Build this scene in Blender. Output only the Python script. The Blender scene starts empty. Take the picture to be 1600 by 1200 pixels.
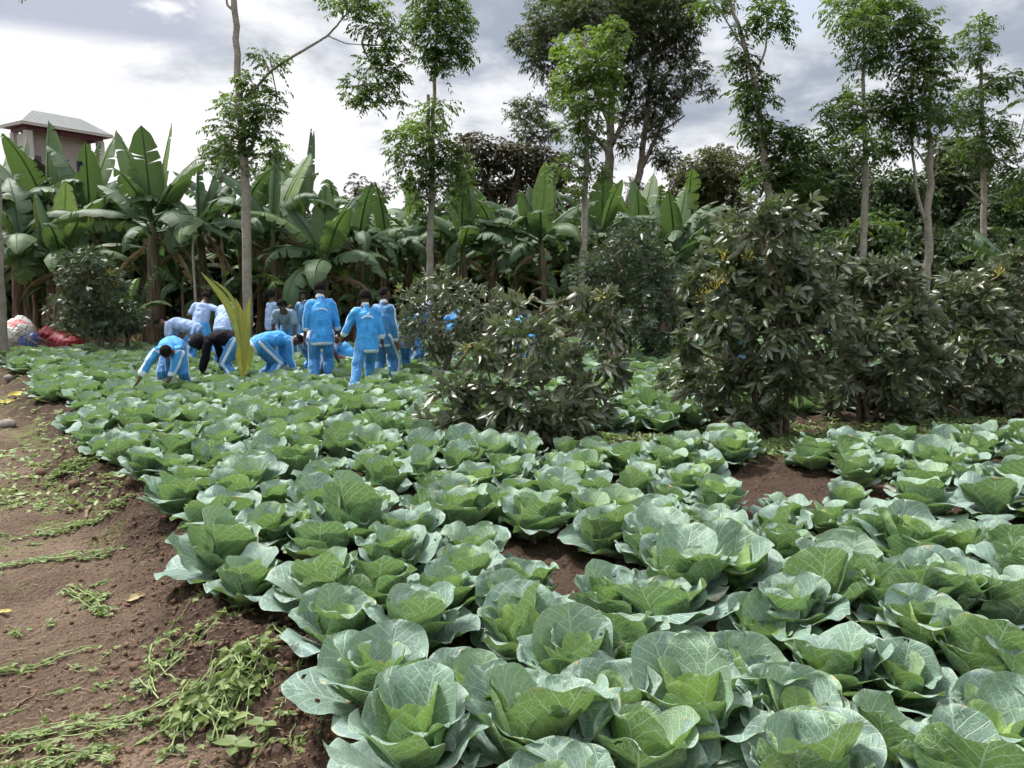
import bpy, math, random
import numpy as np
from mathutils import Vector, Matrix
PI = math.pi
SC = bpy.context.scene
COL = SC.collection
# ------------------------------------------------------------------ camera
H = 1.6; FPX = 1208.0; PITCH = math.atan(155.0/1208.0)
cam_d = bpy.data.cameras.new('camera'); cam = bpy.data.objects.new('camera', cam_d); COL.objects.link(cam)
cam.location = (0, 0, H); cam.rotation_euler = (PI/2-PITCH, 0, 0)
cam_d.sensor_width = 36; cam_d.lens = 36*FPX/1600; cam_d.clip_end = 2000; cam_d.clip_start = 0.05
SC.camera = cam
CP, SP = math.cos(PITCH), math.sin(PITCH)
def ray(px, py):
    a, b = (px-800)/FPX, (600-py)/FPX
    return np.array([a, b*SP+CP, b*CP-SP])
def G(px, py, z=0.0):
    d = ray(px, py); t = (z-H)/d[2]
    return np.array([0, 0, H])+d*t
def PD(px, py, Y):
    d = ray(px, py); return np.array([0, 0, H])+d*(Y/d[1])
def proj(p):
    p = np.asarray(p, float); x = p[..., 0]; y = p[..., 1]; z = p[..., 2]-H
    f = y*CP-z*SP; u = y*SP+z*CP
    return 800+FPX*x/f, 600-FPX*u/f
# ------------------------------------------------------------------ numpy value noise
def _h(i, j, s):
    n = (i.astype(np.int64)*374761393+j.astype(np.int64)*668265263+s*1442695041) & 0xffffffff
    n = ((n ^ (n >> 13))*1274126177) & 0xffffffff
    return ((n ^ (n >> 16)) & 0xffff)/65535.0
def vnoise(x, y, s=0):
    i = np.floor(x); j = np.floor(y); a = x-i; b = y-j; a = a*a*(3-2*a); b = b*b*(3-2*b)
    return (_h(i, j, s)*(1-a)+_h(i+1, j, s)*a)*(1-b)+(_h(i, j+1, s)*(1-a)+_h(i+1, j+1, s)*a)*b
def fbm(x, y, o=4, s=0):
    r = 0; a = .5
    for k in range(o):
        r = r+a*vnoise(x*2**k+k*17.3, y*2**k+k*9.1, s+k); a *= .5
    return r
def sst(a, b, x):
    t = np.clip((x-a)/(b-a), 0, 1); return t*t*(3-2*t)
# ------------------------------------------------------------------ mesh building
class MB:
    def __init__(s): s.v = []; s.uv = []; s.t = []; s.q = []; s.tr = []; s.qm = []; s.tm = []; s.n = 0
    def add(s, v, quads=None, tris=None, uv=None, tint=None, mat=0):
        v = np.asarray(v, float).reshape(-1, 3); n = len(v)
        s.v.append(v)
        s.uv.append(np.zeros((n, 2)) if uv is None else np.broadcast_to(np.asarray(uv, float), (n, 2)))
        t = np.zeros((n, 3)) if tint is None else np.broadcast_to(np.asarray(tint, float), (n, 3))
        s.t.append(t)
        if quads is not None and len(quads):
            q = np.asarray(quads, int).reshape(-1, 4); s.q.append(q+s.n); s.qm.append(np.full(len(q), mat))
        if tris is not None and len(tris):
            q = np.asarray(tris, int).reshape(-1, 3); s.tr.append(q+s.n); s.tm.append(np.full(len(q), mat))
        s.n += n
    def mesh(s, name, mats, smooth=True):
        v = np.concatenate(s.v); uv = np.concatenate(s.uv); t = np.concatenate(s.t)
        q = np.concatenate(s.q) if s.q else np.zeros((0, 4), int); tr = np.concatenate(s.tr) if s.tr else np.zeros((0, 3), int)
        me = bpy.data.meshes.new(name)
        me.vertices.add(len(v)); me.vertices.foreach_set('co', v.ravel())
        li = np.concatenate([q.ravel(), tr.ravel()]).astype(np.int32)
        me.loops.add(len(li)); me.loops.foreach_set('vertex_index', li)
        tot = np.concatenate([np.full(len(q), 4), np.full(len(tr), 3)]).astype(np.int32)
        me.polygons.add(len(tot)); st = np.concatenate([[0], np.cumsum(tot)[:-1]]).astype(np.int32)
        me.polygons.foreach_set('loop_start', st); me.polygons.foreach_set('loop_total', tot)
        mi = np.concatenate(([np.concatenate(s.qm)] if s.qm else [])+([np.concatenate(s.tm)] if s.tm else [])).astype(np.int32)
        me.polygons.foreach_set('material_index', mi)
        me.polygons.foreach_set('use_smooth', np.full(len(tot), smooth))
        ul = me.uv_layers.new(name='UVMap'); ul.data.foreach_set('uv', uv[li].astype(np.float32).ravel())
        at = me.attributes.new('tint', 'FLOAT_COLOR', 'POINT')
        at.data.foreach_set('color', np.concatenate([t, np.ones((len(t), 1))], 1).astype(np.float32).ravel())
        for m in (mats if isinstance(mats, (list, tuple)) else [mats]): me.materials.append(m)
        me.update(calc_edges=True)
        return me
    def build(s, name, mats, parent=None, loc=None, smooth=True):
        o = bpy.data.objects.new(name, s.mesh(name, mats, smooth)); COL.objects.link(o)
        if parent is not None: o.parent = parent
        if loc is not None: o.location = loc
        return o
def empty(name, loc=(0, 0, 0), rz=0):
    o = bpy.data.objects.new(name, None); COL.objects.link(o); o.location = Vector([float(c) for c in loc]); o.rotation_euler = (0, 0, rz); o.empty_display_size = .1
    return o
def tag(o, label=None, cat=None, group=None, kind=None):
    if label: o['label'] = label
    if cat: o['category'] = cat
    if group: o['group'] = group
    if kind: o['kind'] = kind
    return o
def nrm(a):
    a = np.asarray(a, float); return a/np.maximum(np.linalg.norm(a, axis=-1, keepdims=True), 1e-9)
def tube(mb, pts, rad, seg=8, mat=0, tint=None, cap=True, lat=None, rad2=None, capf=1.):
    """tapered tube; with lat and rad2 an elliptic one"""
    P = np.asarray(pts, float); n = len(P); rad = np.broadcast_to(np.asarray(rad, float), (n,)); r2 = rad if rad2 is None else np.broadcast_to(np.asarray(rad2, float), (n,))
    T = nrm(np.gradient(P, axis=0))
    if lat is None:
        l0 = np.array([0, 0, 1.]) if abs(T[0, 2]) < .8 else np.array([1., 0, 0]); L = np.zeros_like(P); prev = l0
        for i in range(n):
            l = prev-np.dot(prev, T[i])*T[i]; l = l/max(np.linalg.norm(l), 1e-9); L[i] = l; prev = l
    else:
        lat = np.broadcast_to(np.asarray(lat, float), (n, 3)); L = nrm(lat-(lat*T).sum(1, keepdims=True)*T)
    F = np.cross(T, L)
    if cap:
        a = max(rad[0], r2[0])*capf; b = max(rad[-1], r2[-1])*capf
        P = np.concatenate([[P[0]-T[0]*a*.85, P[0]-T[0]*a*.55], P, [P[-1]+T[-1]*b*.55, P[-1]+T[-1]*b*.85]])
        rad = np.concatenate([[rad[0]*.45, rad[0]*.82], rad, [rad[-1]*.82, rad[-1]*.45]]); r2 = np.concatenate([[r2[0]*.45, r2[0]*.82], r2, [r2[-1]*.82, r2[-1]*.45]])
        L = np.concatenate([[L[0]]*2, L, [L[-1]]*2]); F = np.concatenate([[F[0]]*2, F, [F[-1]]*2]); n += 4
    a = np.arange(seg)/seg*2*PI
    V = P[:, None]+L[:, None]*(np.cos(a)[None, :, None]*rad[:, None, None])+F[:, None]*(np.sin(a)[None, :, None]*r2[:, None, None])
    i = np.arange(n-1)[:, None]*seg; j = np.arange(seg)[None]; k = (j+1) % seg
    q = np.stack([i+j, i+k, i+seg+k, i+seg+j], -1).reshape(-1, 4)
    V = V.reshape(-1, 3); tris = []
    d = np.concatenate([[0], np.cumsum(np.linalg.norm(np.diff(P, axis=0), axis=1))])
    uv = np.stack([np.tile(np.arange(seg)/seg, n), np.repeat(d, seg)], 1)
    if cap:
        V = np.concatenate([V, [P[0]], [P[-1]]]); uv = np.concatenate([uv, [[0, 0], [0, 0]]])
        tris = [[n*seg, (x+1) % seg, x] for x in range(seg)]+[[n*seg+1, (n-1)*seg+x, (n-1)*seg+(x+1) % seg] for x in range(seg)]
    mb.add(V, q, tris, uv, tint, mat)
def leaves(mb, base, axis, normal, L, W, nseg=2, droop=.2, fold=.15, mat=0, tint=None, prof=.8, peak=1.0):
    """N leaf blades: mid rib and two halves"""
    base = np.asarray(base, float); N = len(base); axis = nrm(axis); side = nrm(np.cross(axis, normal)); nor = np.cross(side, axis)
    L = np.broadcast_to(L, (N,)); W = np.broadcast_to(W, (N,)); droop = np.broadcast_to(droop, (N,))
    if nseg == 1:
        h = (W*.5)[:, None]; m = base+axis*(L*.5)[:, None]; m[:, 2] -= droop*L*.25; tp = base+axis*L[:, None]; tp[:, 2] -= droop*L
        V = np.stack([base, m+side*h+nor*h*fold, tp, m-side*h+nor*h*fold], 1)
        uv = np.broadcast_to(np.array([[0, 0], [1, .5], [0, 1], [-1, .5]], float), (N, 4, 2)).reshape(-1, 2)
        T = np.repeat(np.broadcast_to(np.zeros((N, 3)) if tint is None else tint, (N, 3)), 4, axis=0)
        mb.add(V.reshape(-1, 3), np.arange(4)[None]+4*np.arange(N)[:, None], None, uv, T, mat); return
    t = np.linspace(0, 1, nseg+1)
    w = np.maximum(np.sin(PI*t**peak)**prof, .04)
    V = np.zeros((N, nseg+1, 3, 3))
    for k in range(nseg+1):
        c = base+axis*(L*t[k])[:, None]; c[:, 2] -= droop*L*t[k]**2
        h = (W*w[k]*.5)[:, None]
        V[:, k, 1] = c-nor*h*fold*2
        V[:, k, 0] = c-side*h; V[:, k, 2] = c+side*h
    nv = (nseg+1)*3
    b = np.arange(N)[:, None]*nv
    f = []
    for k in range(nseg):
        o = k*3; f += [[o, o+1, o+4, o+3], [o+1, o+2, o+5, o+4]]
    f = np.array(f)[None]+b[:, :, None]
    uv = np.zeros((N, nseg+1, 3, 2)); uv[..., 0] = np.array([-1, 0, 1])[None, None]; uv[..., 1] = t[None, :, None]
    if tint is None: tint = np.zeros((N, 3))
    T = np.repeat(np.broadcast_to(tint, (N, 3)), nv, axis=0)
    mb.add(V.reshape(-1, 3), f.reshape(-1, 4), None, uv.reshape(-1, 2), T, mat)
def blob(mb, c, r, seg=10, rings=6, jit=0.0, rng=None, mat=0, tint=None, flat=1.0):
    c = np.asarray(c, float); r = np.broadcast_to(np.asarray(r, float), (3,))
    th = np.linspace(0, PI, rings+1)[1:-1]; a = np.arange(seg)/seg*2*PI
    V = np.stack([np.sin(th)[:, None]*np.cos(a), np.sin(th)[:, None]*np.sin(a), np.repeat(np.cos(th)[:, None], seg, 1)], -1).reshape(-1, 3)
    V = np.concatenate([V, [[0, 0, 1], [0, 0, -1]]])
    if jit: V = V*(1+rng.uniform(-jit, jit, (len(V), 1)))
    n = rings-1; q = []
    for i in range(n-1):
        for j in range(seg): q.append([i*seg+j, (i+1)*seg+j, (i+1)*seg+(j+1) % seg, i*seg+(j+1) % seg])
    t = [[n*seg, j, (j+1) % seg] for j in range(seg)]+[[n*seg+1, (n-1)*seg+(j+1) % seg, (n-1)*seg+j] for j in range(seg)]
    mb.add(V*r+c, q, t, None, tint, mat)
def boxm(mb, c, s, rz=0, mat=0, tint=None):
    c = np.asarray(c, float); s = np.asarray(s, float)/2
    V = np.array([[x, y, z] for x in (-1, 1) for y in (-1, 1) for z in (-1, 1)], float)*s
    ca, sa = math.cos(rz), math.sin(rz); V = np.stack([V[:, 0]*ca-V[:, 1]*sa, V[:, 0]*sa+V[:, 1]*ca, V[:, 2]], 1)+c
    mb.add(V, [[0, 1, 3, 2], [4, 6, 7, 5], [0, 4, 5, 1], [2, 3, 7, 6], [0, 2, 6, 4], [1, 5, 7, 3]], None, None, tint, mat)
# ------------------------------------------------------------------ node helper
class S:
    def __init__(s, nt, k): s.nt = nt; s.k = k
    def m(s, op, *a, clamp=False):
        n = s.nt.nodes.new('ShaderNodeMath'); n.operation = op; n.use_clamp = clamp
        for i, x in enumerate((s,)+a):
            if isinstance(x, S): s.nt.links.new(x.k, n.inputs[i])
            else: n.inputs[i].default_value = x
        return S(s.nt, n.outputs[0])
    def __add__(s, o): return s.m('ADD', o)
    def __radd__(s, o): return s.m('ADD', o)
    def __sub__(s, o): return s.m('SUBTRACT', o)
    def __rsub__(s, o): return s.m('MULTIPLY', -1.0).m('ADD', o)
    def __mul__(s, o): return s.m('MULTIPLY', o)
    def __rmul__(s, o): return s.m('MULTIPLY', o)
    def __truediv__(s, o): return s.m('DIVIDE', o)
    def abs(s): return s.m('ABSOLUTE')
    def pow(s, e): return s.m('POWER', e)
    def sat(s): return s.m('ADD', 0.0, clamp=True)
    def max(s, o): return s.m('MAXIMUM', o)
    def min(s, o): return s.m('MINIMUM', o)
    def ss(s, a, b):
        n = s.nt.nodes.new('ShaderNodeMapRange'); n.interpolation_type = 'SMOOTHSTEP'
        s.nt.links.new(s.k, n.inputs[0])
        for i, x in ((1, a), (2, b)):
            if isinstance(x, S): s.nt.links.new(x.k, n.inputs[i])
            else: n.inputs[i].default_value = x
        return S(s.nt, n.outputs[0])
class NT:
    def __init__(s, nt): s.nt = nt
    def new(s, t, **k):
        n = s.nt.nodes.new(t)
        for a, b in k.items(): setattr(n, a, b)
        return n
    def link(s, a, b): s.nt.links.new(a.k if isinstance(a, S) else a, b)
    def put(s, sock, v):
        if isinstance(v, S): s.nt.links.new(v.k, sock)
        else:
            if isinstance(v, (tuple, list)) and len(v) == 3 and sock.type == 'RGBA': v = tuple(v)+(1,)
            sock.default_value = v
    def coord(s, w='Object'): return S(s.nt, s.new('ShaderNodeTexCoord').outputs[w])
    def xyz(s, v):
        n = s.new('ShaderNodeSeparateXYZ'); s.link(v, n.inputs[0]); return [S(s.nt, n.outputs[i]) for i in range(3)]
    def comb(s, *a):
        n = s.new('ShaderNodeCombineXYZ')
        for i, x in enumerate(a): s.put(n.inputs[i], x)
        return S(s.nt, n.outputs[0])
    def attr(s, name='tint'):
        n = s.new('ShaderNodeAttribute', attribute_name=name); return s.xyz(S(s.nt, n.outputs['Vector']))
    def noise(s, vec, scale, detail=3, rough=.55, dist=0, color=False):
        n = s.new('ShaderNodeTexNoise'); s.link(vec, n.inputs['Vector']); n.inputs['Scale'].default_value = scale; n.inputs['Detail'].default_value = detail
        n.inputs['Roughness'].default_value = rough; n.inputs['Distortion'].default_value = dist
        return S(s.nt, n.outputs['Color' if color else 'Fac'])
    def voro(s, vec, scale, feat='DISTANCE_TO_EDGE', out='Distance'):
        n = s.new('ShaderNodeTexVoronoi', feature=feat); s.link(vec, n.inputs['Vector']); n.inputs['Scale'].default_value = scale
        return S(s.nt, n.outputs[out])
    def mix(s, f, a, b, mode='MIX'):
        n = s.new('ShaderNodeMix', data_type='RGBA', blend_type=mode); s.put(n.inputs[0], f); s.put(n.inputs[6], a); s.put(n.inputs[7], b); return S(s.nt, n.outputs[2])
    def rnd(s): return S(s.nt, s.new('ShaderNodeObjectInfo').outputs['Random'])
    def back(s): return S(s.nt, s.new('ShaderNodeNewGeometry').outputs['Backfacing'])
    def bump(s, h, strength=.3, dist=.01, normal=None):
        n = s.new('ShaderNodeBump'); s.link(h, n.inputs['Height']); n.inputs['Strength'].default_value = strength; n.inputs['Distance'].default_value = dist
        return S(s.nt, n.outputs[0])
def material(name, fn, rough=.6, spec=.5, trans=0.0, transcol=None, sheen=0):
    """fn(nt) -> dict(color=, rough=, bump=, trans=colour)"""
    m = bpy.data.materials.new(name); m.use_nodes = True; t = m.node_tree; t.nodes.clear(); N = NT(t)
    r = fn(N); out = N.new('ShaderNodeOutputMaterial'); b = N.new('ShaderNodeBsdfPrincipled')
    N.put(b.inputs['Base Color'], r['color']); N.put(b.inputs['Roughness'], r.get('rough', rough))
    b.inputs['Specular IOR Level'].default_value = spec
    if r.get('metal') is not None: b.inputs['Metallic'].default_value = r['metal']
    if sheen: b.inputs['Sheen Weight'].default_value = sheen
    if r.get('bump') is not None: N.link(r['bump'], b.inputs['Normal'])
    sh = b.outputs[0]
    if trans > 0:
        tr = N.new('ShaderNodeBsdfTranslucent'); N.put(tr.inputs[0], r.get('trans', r['color']))
        if r.get('bump') is not None: N.link(r['bump'], tr.inputs['Normal'])
        mx = N.new('ShaderNodeMixShader'); mx.inputs[0].default_value = trans; t.links.new(sh, mx.inputs[1]); t.links.new(tr.outputs[0], mx.inputs[2]); sh = mx.outputs[0]
    t.links.new(sh, out.inputs[0])
    return m
# ------------------------------------------------------------------ materials
def m_cabbage(N):
    uv = N.coord('UV'); x, y, _ = N.xyz(uv); inner, rn, edge = N.attr(); ob = N.coord('Object')
    X = x.abs(); wob = N.noise(uv, 5.0, 2)-.5; seed = N.comb(x+rn*7.0, y+rn*13.0, rn*5.0)
    wob2 = N.noise(seed, 9.0, 2)-.5
    mid = X.ss((1.12-y)*.032+.006, (1.12-y)*.006+.0)
    t = (y-X*.95+X*X*.75+wob*.07+rn*.1)*7.2
    fr = (t.m('FRACT')-.5).abs()
    vw = (0.62-X).max(.05)*.14+.018
    side = fr.ss(vw, vw*.25)*(X.ss(.56, .3)*.6+.4)
    t2 = (y+X*1.25-X*X*.4+wob2*.22+rn*.37)*8.5
    f2 = (t2.m('FRACT')-.5).abs().ss(.07, .015)*.38
    cell = N.voro(N.comb((x+wob*.08)*1.15+rn*3.0, y+wob2*.09, rn), 11.0).ss(.07, .01)*.5
    vein = mid.max(side).max(f2*X.ss(.04, .12)).max(cell)
    back = N.back()
    age = N.noise(ob, 3.0, 2)
    up = N.mix(inner, (.150, .245, .215), (.30, .47, .075))
    up = N.mix((rn-.5).abs()*1.1, up, (.25, .345, .335)); up = N.mix((age-.35)*.5, up, (.12, .22, .13))
    dn = N.mix(inner, (.160, .285, .115), (.34, .50, .085))
    bl = N.mix(N.noise(seed, 3.5, 3).ss(.45, .75)*.35, up, (.18, .26, .24))
    base = N.mix(back, bl, dn)
    vc = N.mix(inner, (.54, .64, .52), (.52, .64, .32))
    col = N.mix(vein*(back*.28+.62), base, vc)
    bn = N.noise(seed, 4.3, 4)+edge*.34-.16
    dmg = bn.ss(.76, .84); col = N.mix(dmg*.85, col, (.50, .38, .17)); col = N.mix(bn.ss(.84, .9), col, (.22, .12, .05))
    rim = edge.ss(.88, 1.0)*.38; col = N.mix(rim, col, (.42, .50, .40))
    spots = N.voro(seed, 26.0, 'F1').ss(.10, .05)*N.noise(seed, 6.0, 1).ss(.6, .7); col = N.mix(spots*.5, col, (.30, .27, .14))
    blister = N.noise(seed, 13.0, 3)*.45-vein*.55*(1.0-back*2.0)
    return dict(color=col, rough=N.mix(back, (.47,)*3, (.55,)*3) if False else .48, bump=N.bump(blister, .5, .009), trans=N.mix(.5, col, (.28, .50, .06)))
M_CAB = material('cabbage_leaf', m_cabbage, spec=.45, trans=.2)
def leafmat(name, up, dn, var, rough=.45, trans=.25, spec=.5, tc=(.25, .4, .05), rib=True):
    def f(N):
        a, b, c = N.attr(); x, y, _ = N.xyz(N.coord('UV')); back = N.back()
        col = N.mix(a, N.mix(back, up, dn), var); col = N.mix(b*.5, col, tuple(v*.45 for v in up))
        if rib: col = N.mix(x.abs().ss(.14, .04)*.35, col, tuple(min(1, v*2.2+.03) for v in up))
        return dict(color=col, trans=N.mix(.5, col, tc))
    return material(name, f, rough=rough, trans=trans, spec=spec)
M_AVO = leafmat('avocado_leaf', (.064, .086, .046), (.19, .20, .15), (.21, .23, .11), rough=.36, trans=.16, spec=.75)
M_AVO2 = leafmat('dark_shrub_leaf', (.035, .058, .036), (.085, .105, .075), (.10, .13, .07), rough=.4, trans=.15)
M_TREE = leafmat('tree_leaf', (.040, .075, .022), (.06, .095, .035), (.20, .30, .045), rough=.5, trans=.34, rib=False, tc=(.24, .42, .03))
M_TREED = leafmat('dark_tree_leaf', (.026, .048, .017), (.04, .065, .028), (.09, .15, .03), rough=.55, trans=.22, rib=False, tc=(.14, .26, .03))
M_FEATH = leafmat('feathery_leaf', (.045, .058, .030), (.07, .08, .045), (.10, .12, .05), rough=.55, trans=.22, rib=False)
M_BROWNL = leafmat('brownish_leaf', (.050, .053, .028), (.075, .07, .04), (.11, .09, .045), rough=.6, trans=.2, rib=False, tc=(.2, .18, .05))
M_OLIVE = leafmat('olive_leaf', (.075, .085, .035), (.10, .11, .05), (.15, .16, .06), rough=.6, trans=.25, rib=False, tc=(.25, .3, .06))
M_FLOWER = leafmat('yellow_flower', (.50, .42, .05), (.45, .38, .06), (.6, .5, .1), rough=.6, trans=.3, rib=False)
M_WEED = leafmat('weed_leaf', (.13, .19, .065), (.19, .24, .12), (.30, .36, .12), rough=.55, trans=.3, tc=(.3, .45, .08))
M_LITTER = leafmat('leaf_litter', (.32, .24, .13), (.36, .28, .17), (.45, .38, .10), rough=.8, trans=.1)
M_PALM = leafmat('palm_frond', (.30, .30, .04), (.36, .36, .06), (.17, .25, .05), rough=.5, trans=.35, tc=(.5, .5, .04))
def m_banana(N):
    a, b, c = N.attr(); x, y, _ = N.xyz(N.coord('UV')); back = N.back()
    s = ((y-x.abs()*.22)*70.0+b*9.0); st = (s.m('FRACT')-.5).abs()*2.0
    up = N.mix(a, (.045, .092, .034), (.24, .37, .05)); dn = N.mix(a, (.085, .145, .08), (.26, .39, .09))
    col = N.mix(back, up, dn); col = N.mix(st*.16, col, (.16, .24, .10))
    n = N.noise(N.comb(x*1.5+b*9.0, y*8.0, b*5.0), 2.0, 3); col = N.mix(n.ss(.45, .75)*.35, col, (.04, .075, .03))
    col = N.mix(((x.abs()-.86)*6.0).sat()*n.ss(.4, .6), col, (.22, .16, .07))
    col = N.mix(x.abs().ss(.055, .02), col, (.30, .38, .17)); col = N.mix(c, col, N.mix(n, (.16, .10, .05), (.34, .26, .15)))
    return dict(color=col, bump=N.bump(st, .25, .01), trans=N.mix(.3, col, (.20, .34, .06)))
M_BAN = material('banana_leaf', m_banana, rough=.5, spec=.38, trans=.27)
def m_pseudo(N):
    o = N.coord('Object'); x, y, z = N.xyz(o); v = N.comb(x*9.0, y*9.0, z*1.1)
    n = N.noise(v, 2.2, 4, .6); k = N.noise(N.comb(x*22.0, y*22.0, z*2.0), 3.0, 2)
    col = N.mix(n.ss(.35, .65), (.06, .042, .03), (.19, .13, .075)); col = N.mix(z.ss(1.4, 3.0)*n, col, (.13, .17, .06)); col = N.mix(k.ss(.5, .8)*.6, col, (.03, .02, .015))
    return dict(color=col, bump=N.bump(n+k*.5, .7, .03))
M_PSEUDO = material('banana_stem', m_pseudo, rough=.7)
def bark(name, c1, c2, c3, sc=1.0):
    def f(N):
        o = N.coord('Object'); x, y, z = N.xyz(o)
        n = N.noise(o, 6*sc, 5, .65); r = N.noise(N.comb(x*3.0, y*3.0, z*14.0*sc), 1.6, 3); l = N.noise(o, 1.7, 3)
        col = N.mix(n.ss(.35, .65), c1, c2); col = N.mix(r.ss(.6, .7)*.6, col, c3); col = N.mix(l.ss(.55, .7)*.5, col, (.30, .31, .26))
        return dict(color=col, bump=N.bump(n+r*.6, .6, .02))
    return material(name, f, rough=.85)
M_BARK = bark('grey_bark', (.21, .185, .15), (.30, .27, .23), (.11, .09, .07))
M_BARKD = bark('dark_bark', (.09, .07, .055), (.15, .12, .10), (.05, .04, .03))
M_BARKL = bark('pale_bark', (.27, .235, .19), (.36, .32, .27), (.15, .12, .09))
M_TWIG = bark('twig_bark', (.10, .075, .05), (.17, .13, .09), (.06, .045, .03))
def m_soil(N):
    o = N.coord('Object'); x, y, z = N.xyz(o); p, damp, green = N.attr()
    n1 = N.noise(o, 1.3, 5, .6); n2 = N.noise(o, 11.0, 6, .7); n3 = N.noise(o, 60.0, 4, .65); v = N.voro(o, 34.0, 'F1')
    dry = N.mix(n1.ss(.35, .65), (.112, .076, .052), (.190, .136, .098)); wet = N.mix(n2, (.034, .021, .015), (.082, .050, .036))
    col = N.mix(p, wet, dry); col = N.mix(n2.ss(.5, .8)*.45, col, (.17, .118, .088)); col = N.mix(n3.ss(.58, .75)*.4, col, (.22, .15, .11)); col = N.mix(n3.ss(.45, .3)*.5, col, (.05, .03, .02))
    col = N.mix(N.voro(o, 55.0, 'F1').ss(.16, .08)*N.noise(o, 8.0, 2).ss(.55, .7)*.8, col, (.42, .33, .22))
    g = N.noise(o, 3.0, 4).ss(.5, .62)*N.noise(o, 40.0, 3).ss(.42, .58)*green; col = N.mix(g, col, (.15, .19, .06))
    hgt = n2*.9+n3*.35+v*.5
    return dict(color=col, bump=N.bump(hgt, 1.0, .05))
M_SOIL = material('soil', m_soil, rough=.95, spec=.2)
def plain(name, c, rough=.7, var=.25, sc=8.0, bump=0.0, metal=None, spec=.5):
    def f(N):
        n = N.noise(N.coord('Object'), sc, 4, .6)
        r = dict(color=N.mix(n, tuple(v*(1-var) for v in c), tuple(min(1, v*(1+var)) for v in c)))
        if bump: r['bump'] = N.bump(n, bump, .02)
        if metal is not None: r['metal'] = metal
        return r
    return material(name, f, rough=rough, spec=spec)
M_CLOD = plain('soil_clod', (.14, .085, .06), .95, .35, 25, .6, spec=.2)
M_STONE = plain('grey_stone', (.23, .20, .18), .85, .3, 14, .6)
M_STEM = plain('weed_stem', (.26, .33, .13), .6, .2, 9)
M_STICK = plain('dry_stick', (.25, .18, .12), .85, .35, 20, .5)
M_VEG = plain('thicket', (.03, .045, .02), .9, .5, 3)
def m_palm(N):
    a, b, c = N.attr(); x, y, z = N.xyz(N.coord('UV')); s = ((x.abs()*9.0+y*1.5).m('FRACT')-.5).abs(); n = N.noise(N.comb(x*2.0, y*14.0, a*7.0), 1.5, 4)
    col = N.mix(a, (.36, .33, .05), (.17, .26, .06)); col = N.mix(s.ss(.3, .5)*.5, col, (.11, .15, .04)); col = N.mix(n.ss(.5, .72)*.7, col, (.46, .42, .12)); col = N.mix((y*n).ss(.52, .62), col, (.30, .18, .07)); col = N.mix(x.abs().ss(.12, .03)*.6, col, (.45, .48, .22))
    return dict(color=col, bump=N.bump(s, .5, .01), trans=N.mix(.5, col, (.45, .48, .05)))
M_PALM = material('palm_frond', m_palm, rough=.5, trans=.3)
# people
def m_cloth(c, light=(.62, .68, .74)):
    def f(N):
        band, st, shade = N.attr(); o = N.coord('Object'); x, y, z = N.xyz(o)
        s = (st-.5).abs()*.2    # metres from the seam
        w = s.ss(.0062, .0048).max((s-.0155).abs().ss(.0058, .0042))
        f1 = N.noise(N.comb(x*1.0, y*1.0, z*.55), 9.0, 3, .55, .8); f2 = N.noise(o, 28.0, 2)
        col = N.mix(f1.ss(.3, .7), tuple(v*.82 for v in c), tuple(min(1, v*1.1) for v in c))
        col = N.mix(shade, col, tuple(v*.45 for v in c))
        col = N.mix(w, col, (.78, .82, .86)); col = N.mix(band, col, light)
        return dict(color=col, bump=N.bump(f1+f2*.2, .9, .035))
    return f
BLUE = (.045, .315, .73)
M_JACK = material('blue_tracksuit', m_cloth(BLUE), rough=.62, sheen=.15, spec=.3)
M_TEAL = material('teal_tracksuit', m_cloth((.04, .20, .42)), rough=.62, sheen=.2)
M_TRO = material('blue_trousers', m_cloth((.025, .215, .53)), rough=.62, sheen=.3)
M_TEE = material('pale_blue_shirt', m_cloth((.34, .46, .72)), rough=.8)
M_GTEE = material('grey_blue_shirt', m_cloth((.22, .31, .42)), rough=.8)
M_WTEE = material('whitish_shirt', m_cloth((.48, .54, .66)), rough=.8)
M_BLK = material('black_jacket', m_cloth((.007, .007, .011)), rough=.85, spec=.15)
M_GREYJ = material('grey_jacket', m_cloth((.12, .12, .14)), rough=.8)
M_LAV = material('lavender_cloth', m_cloth((.21, .27, .45)), rough=.8)
M_WHITE = plain('white_print', (.75, .79, .84), .7, .05)
def m_skin(N):
    a, b, c = N.attr(); n = N.noise(N.coord('Object'), 14.0, 3)
    col = N.mix(n, (.060, .028, .018), (.105, .052, .033)); col = N.mix(a, col, (.24, .12, .085)); col = N.mix(b, col, (.55, .5, .45)); col = N.mix(c, col, (.01, .008, .008))
    return dict(color=col)
M_SKIN = material('dark_skin', m_skin, rough=.5)
M_HAIR = plain('black_hair', (.010, .008, .008), .95, .4, 60, .9, spec=.15)
M_SHOE = plain('dark_shoe', (.05, .045, .05), .6)
M_HAT = plain('pale_hat', (.45, .5, .62), .8)
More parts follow.
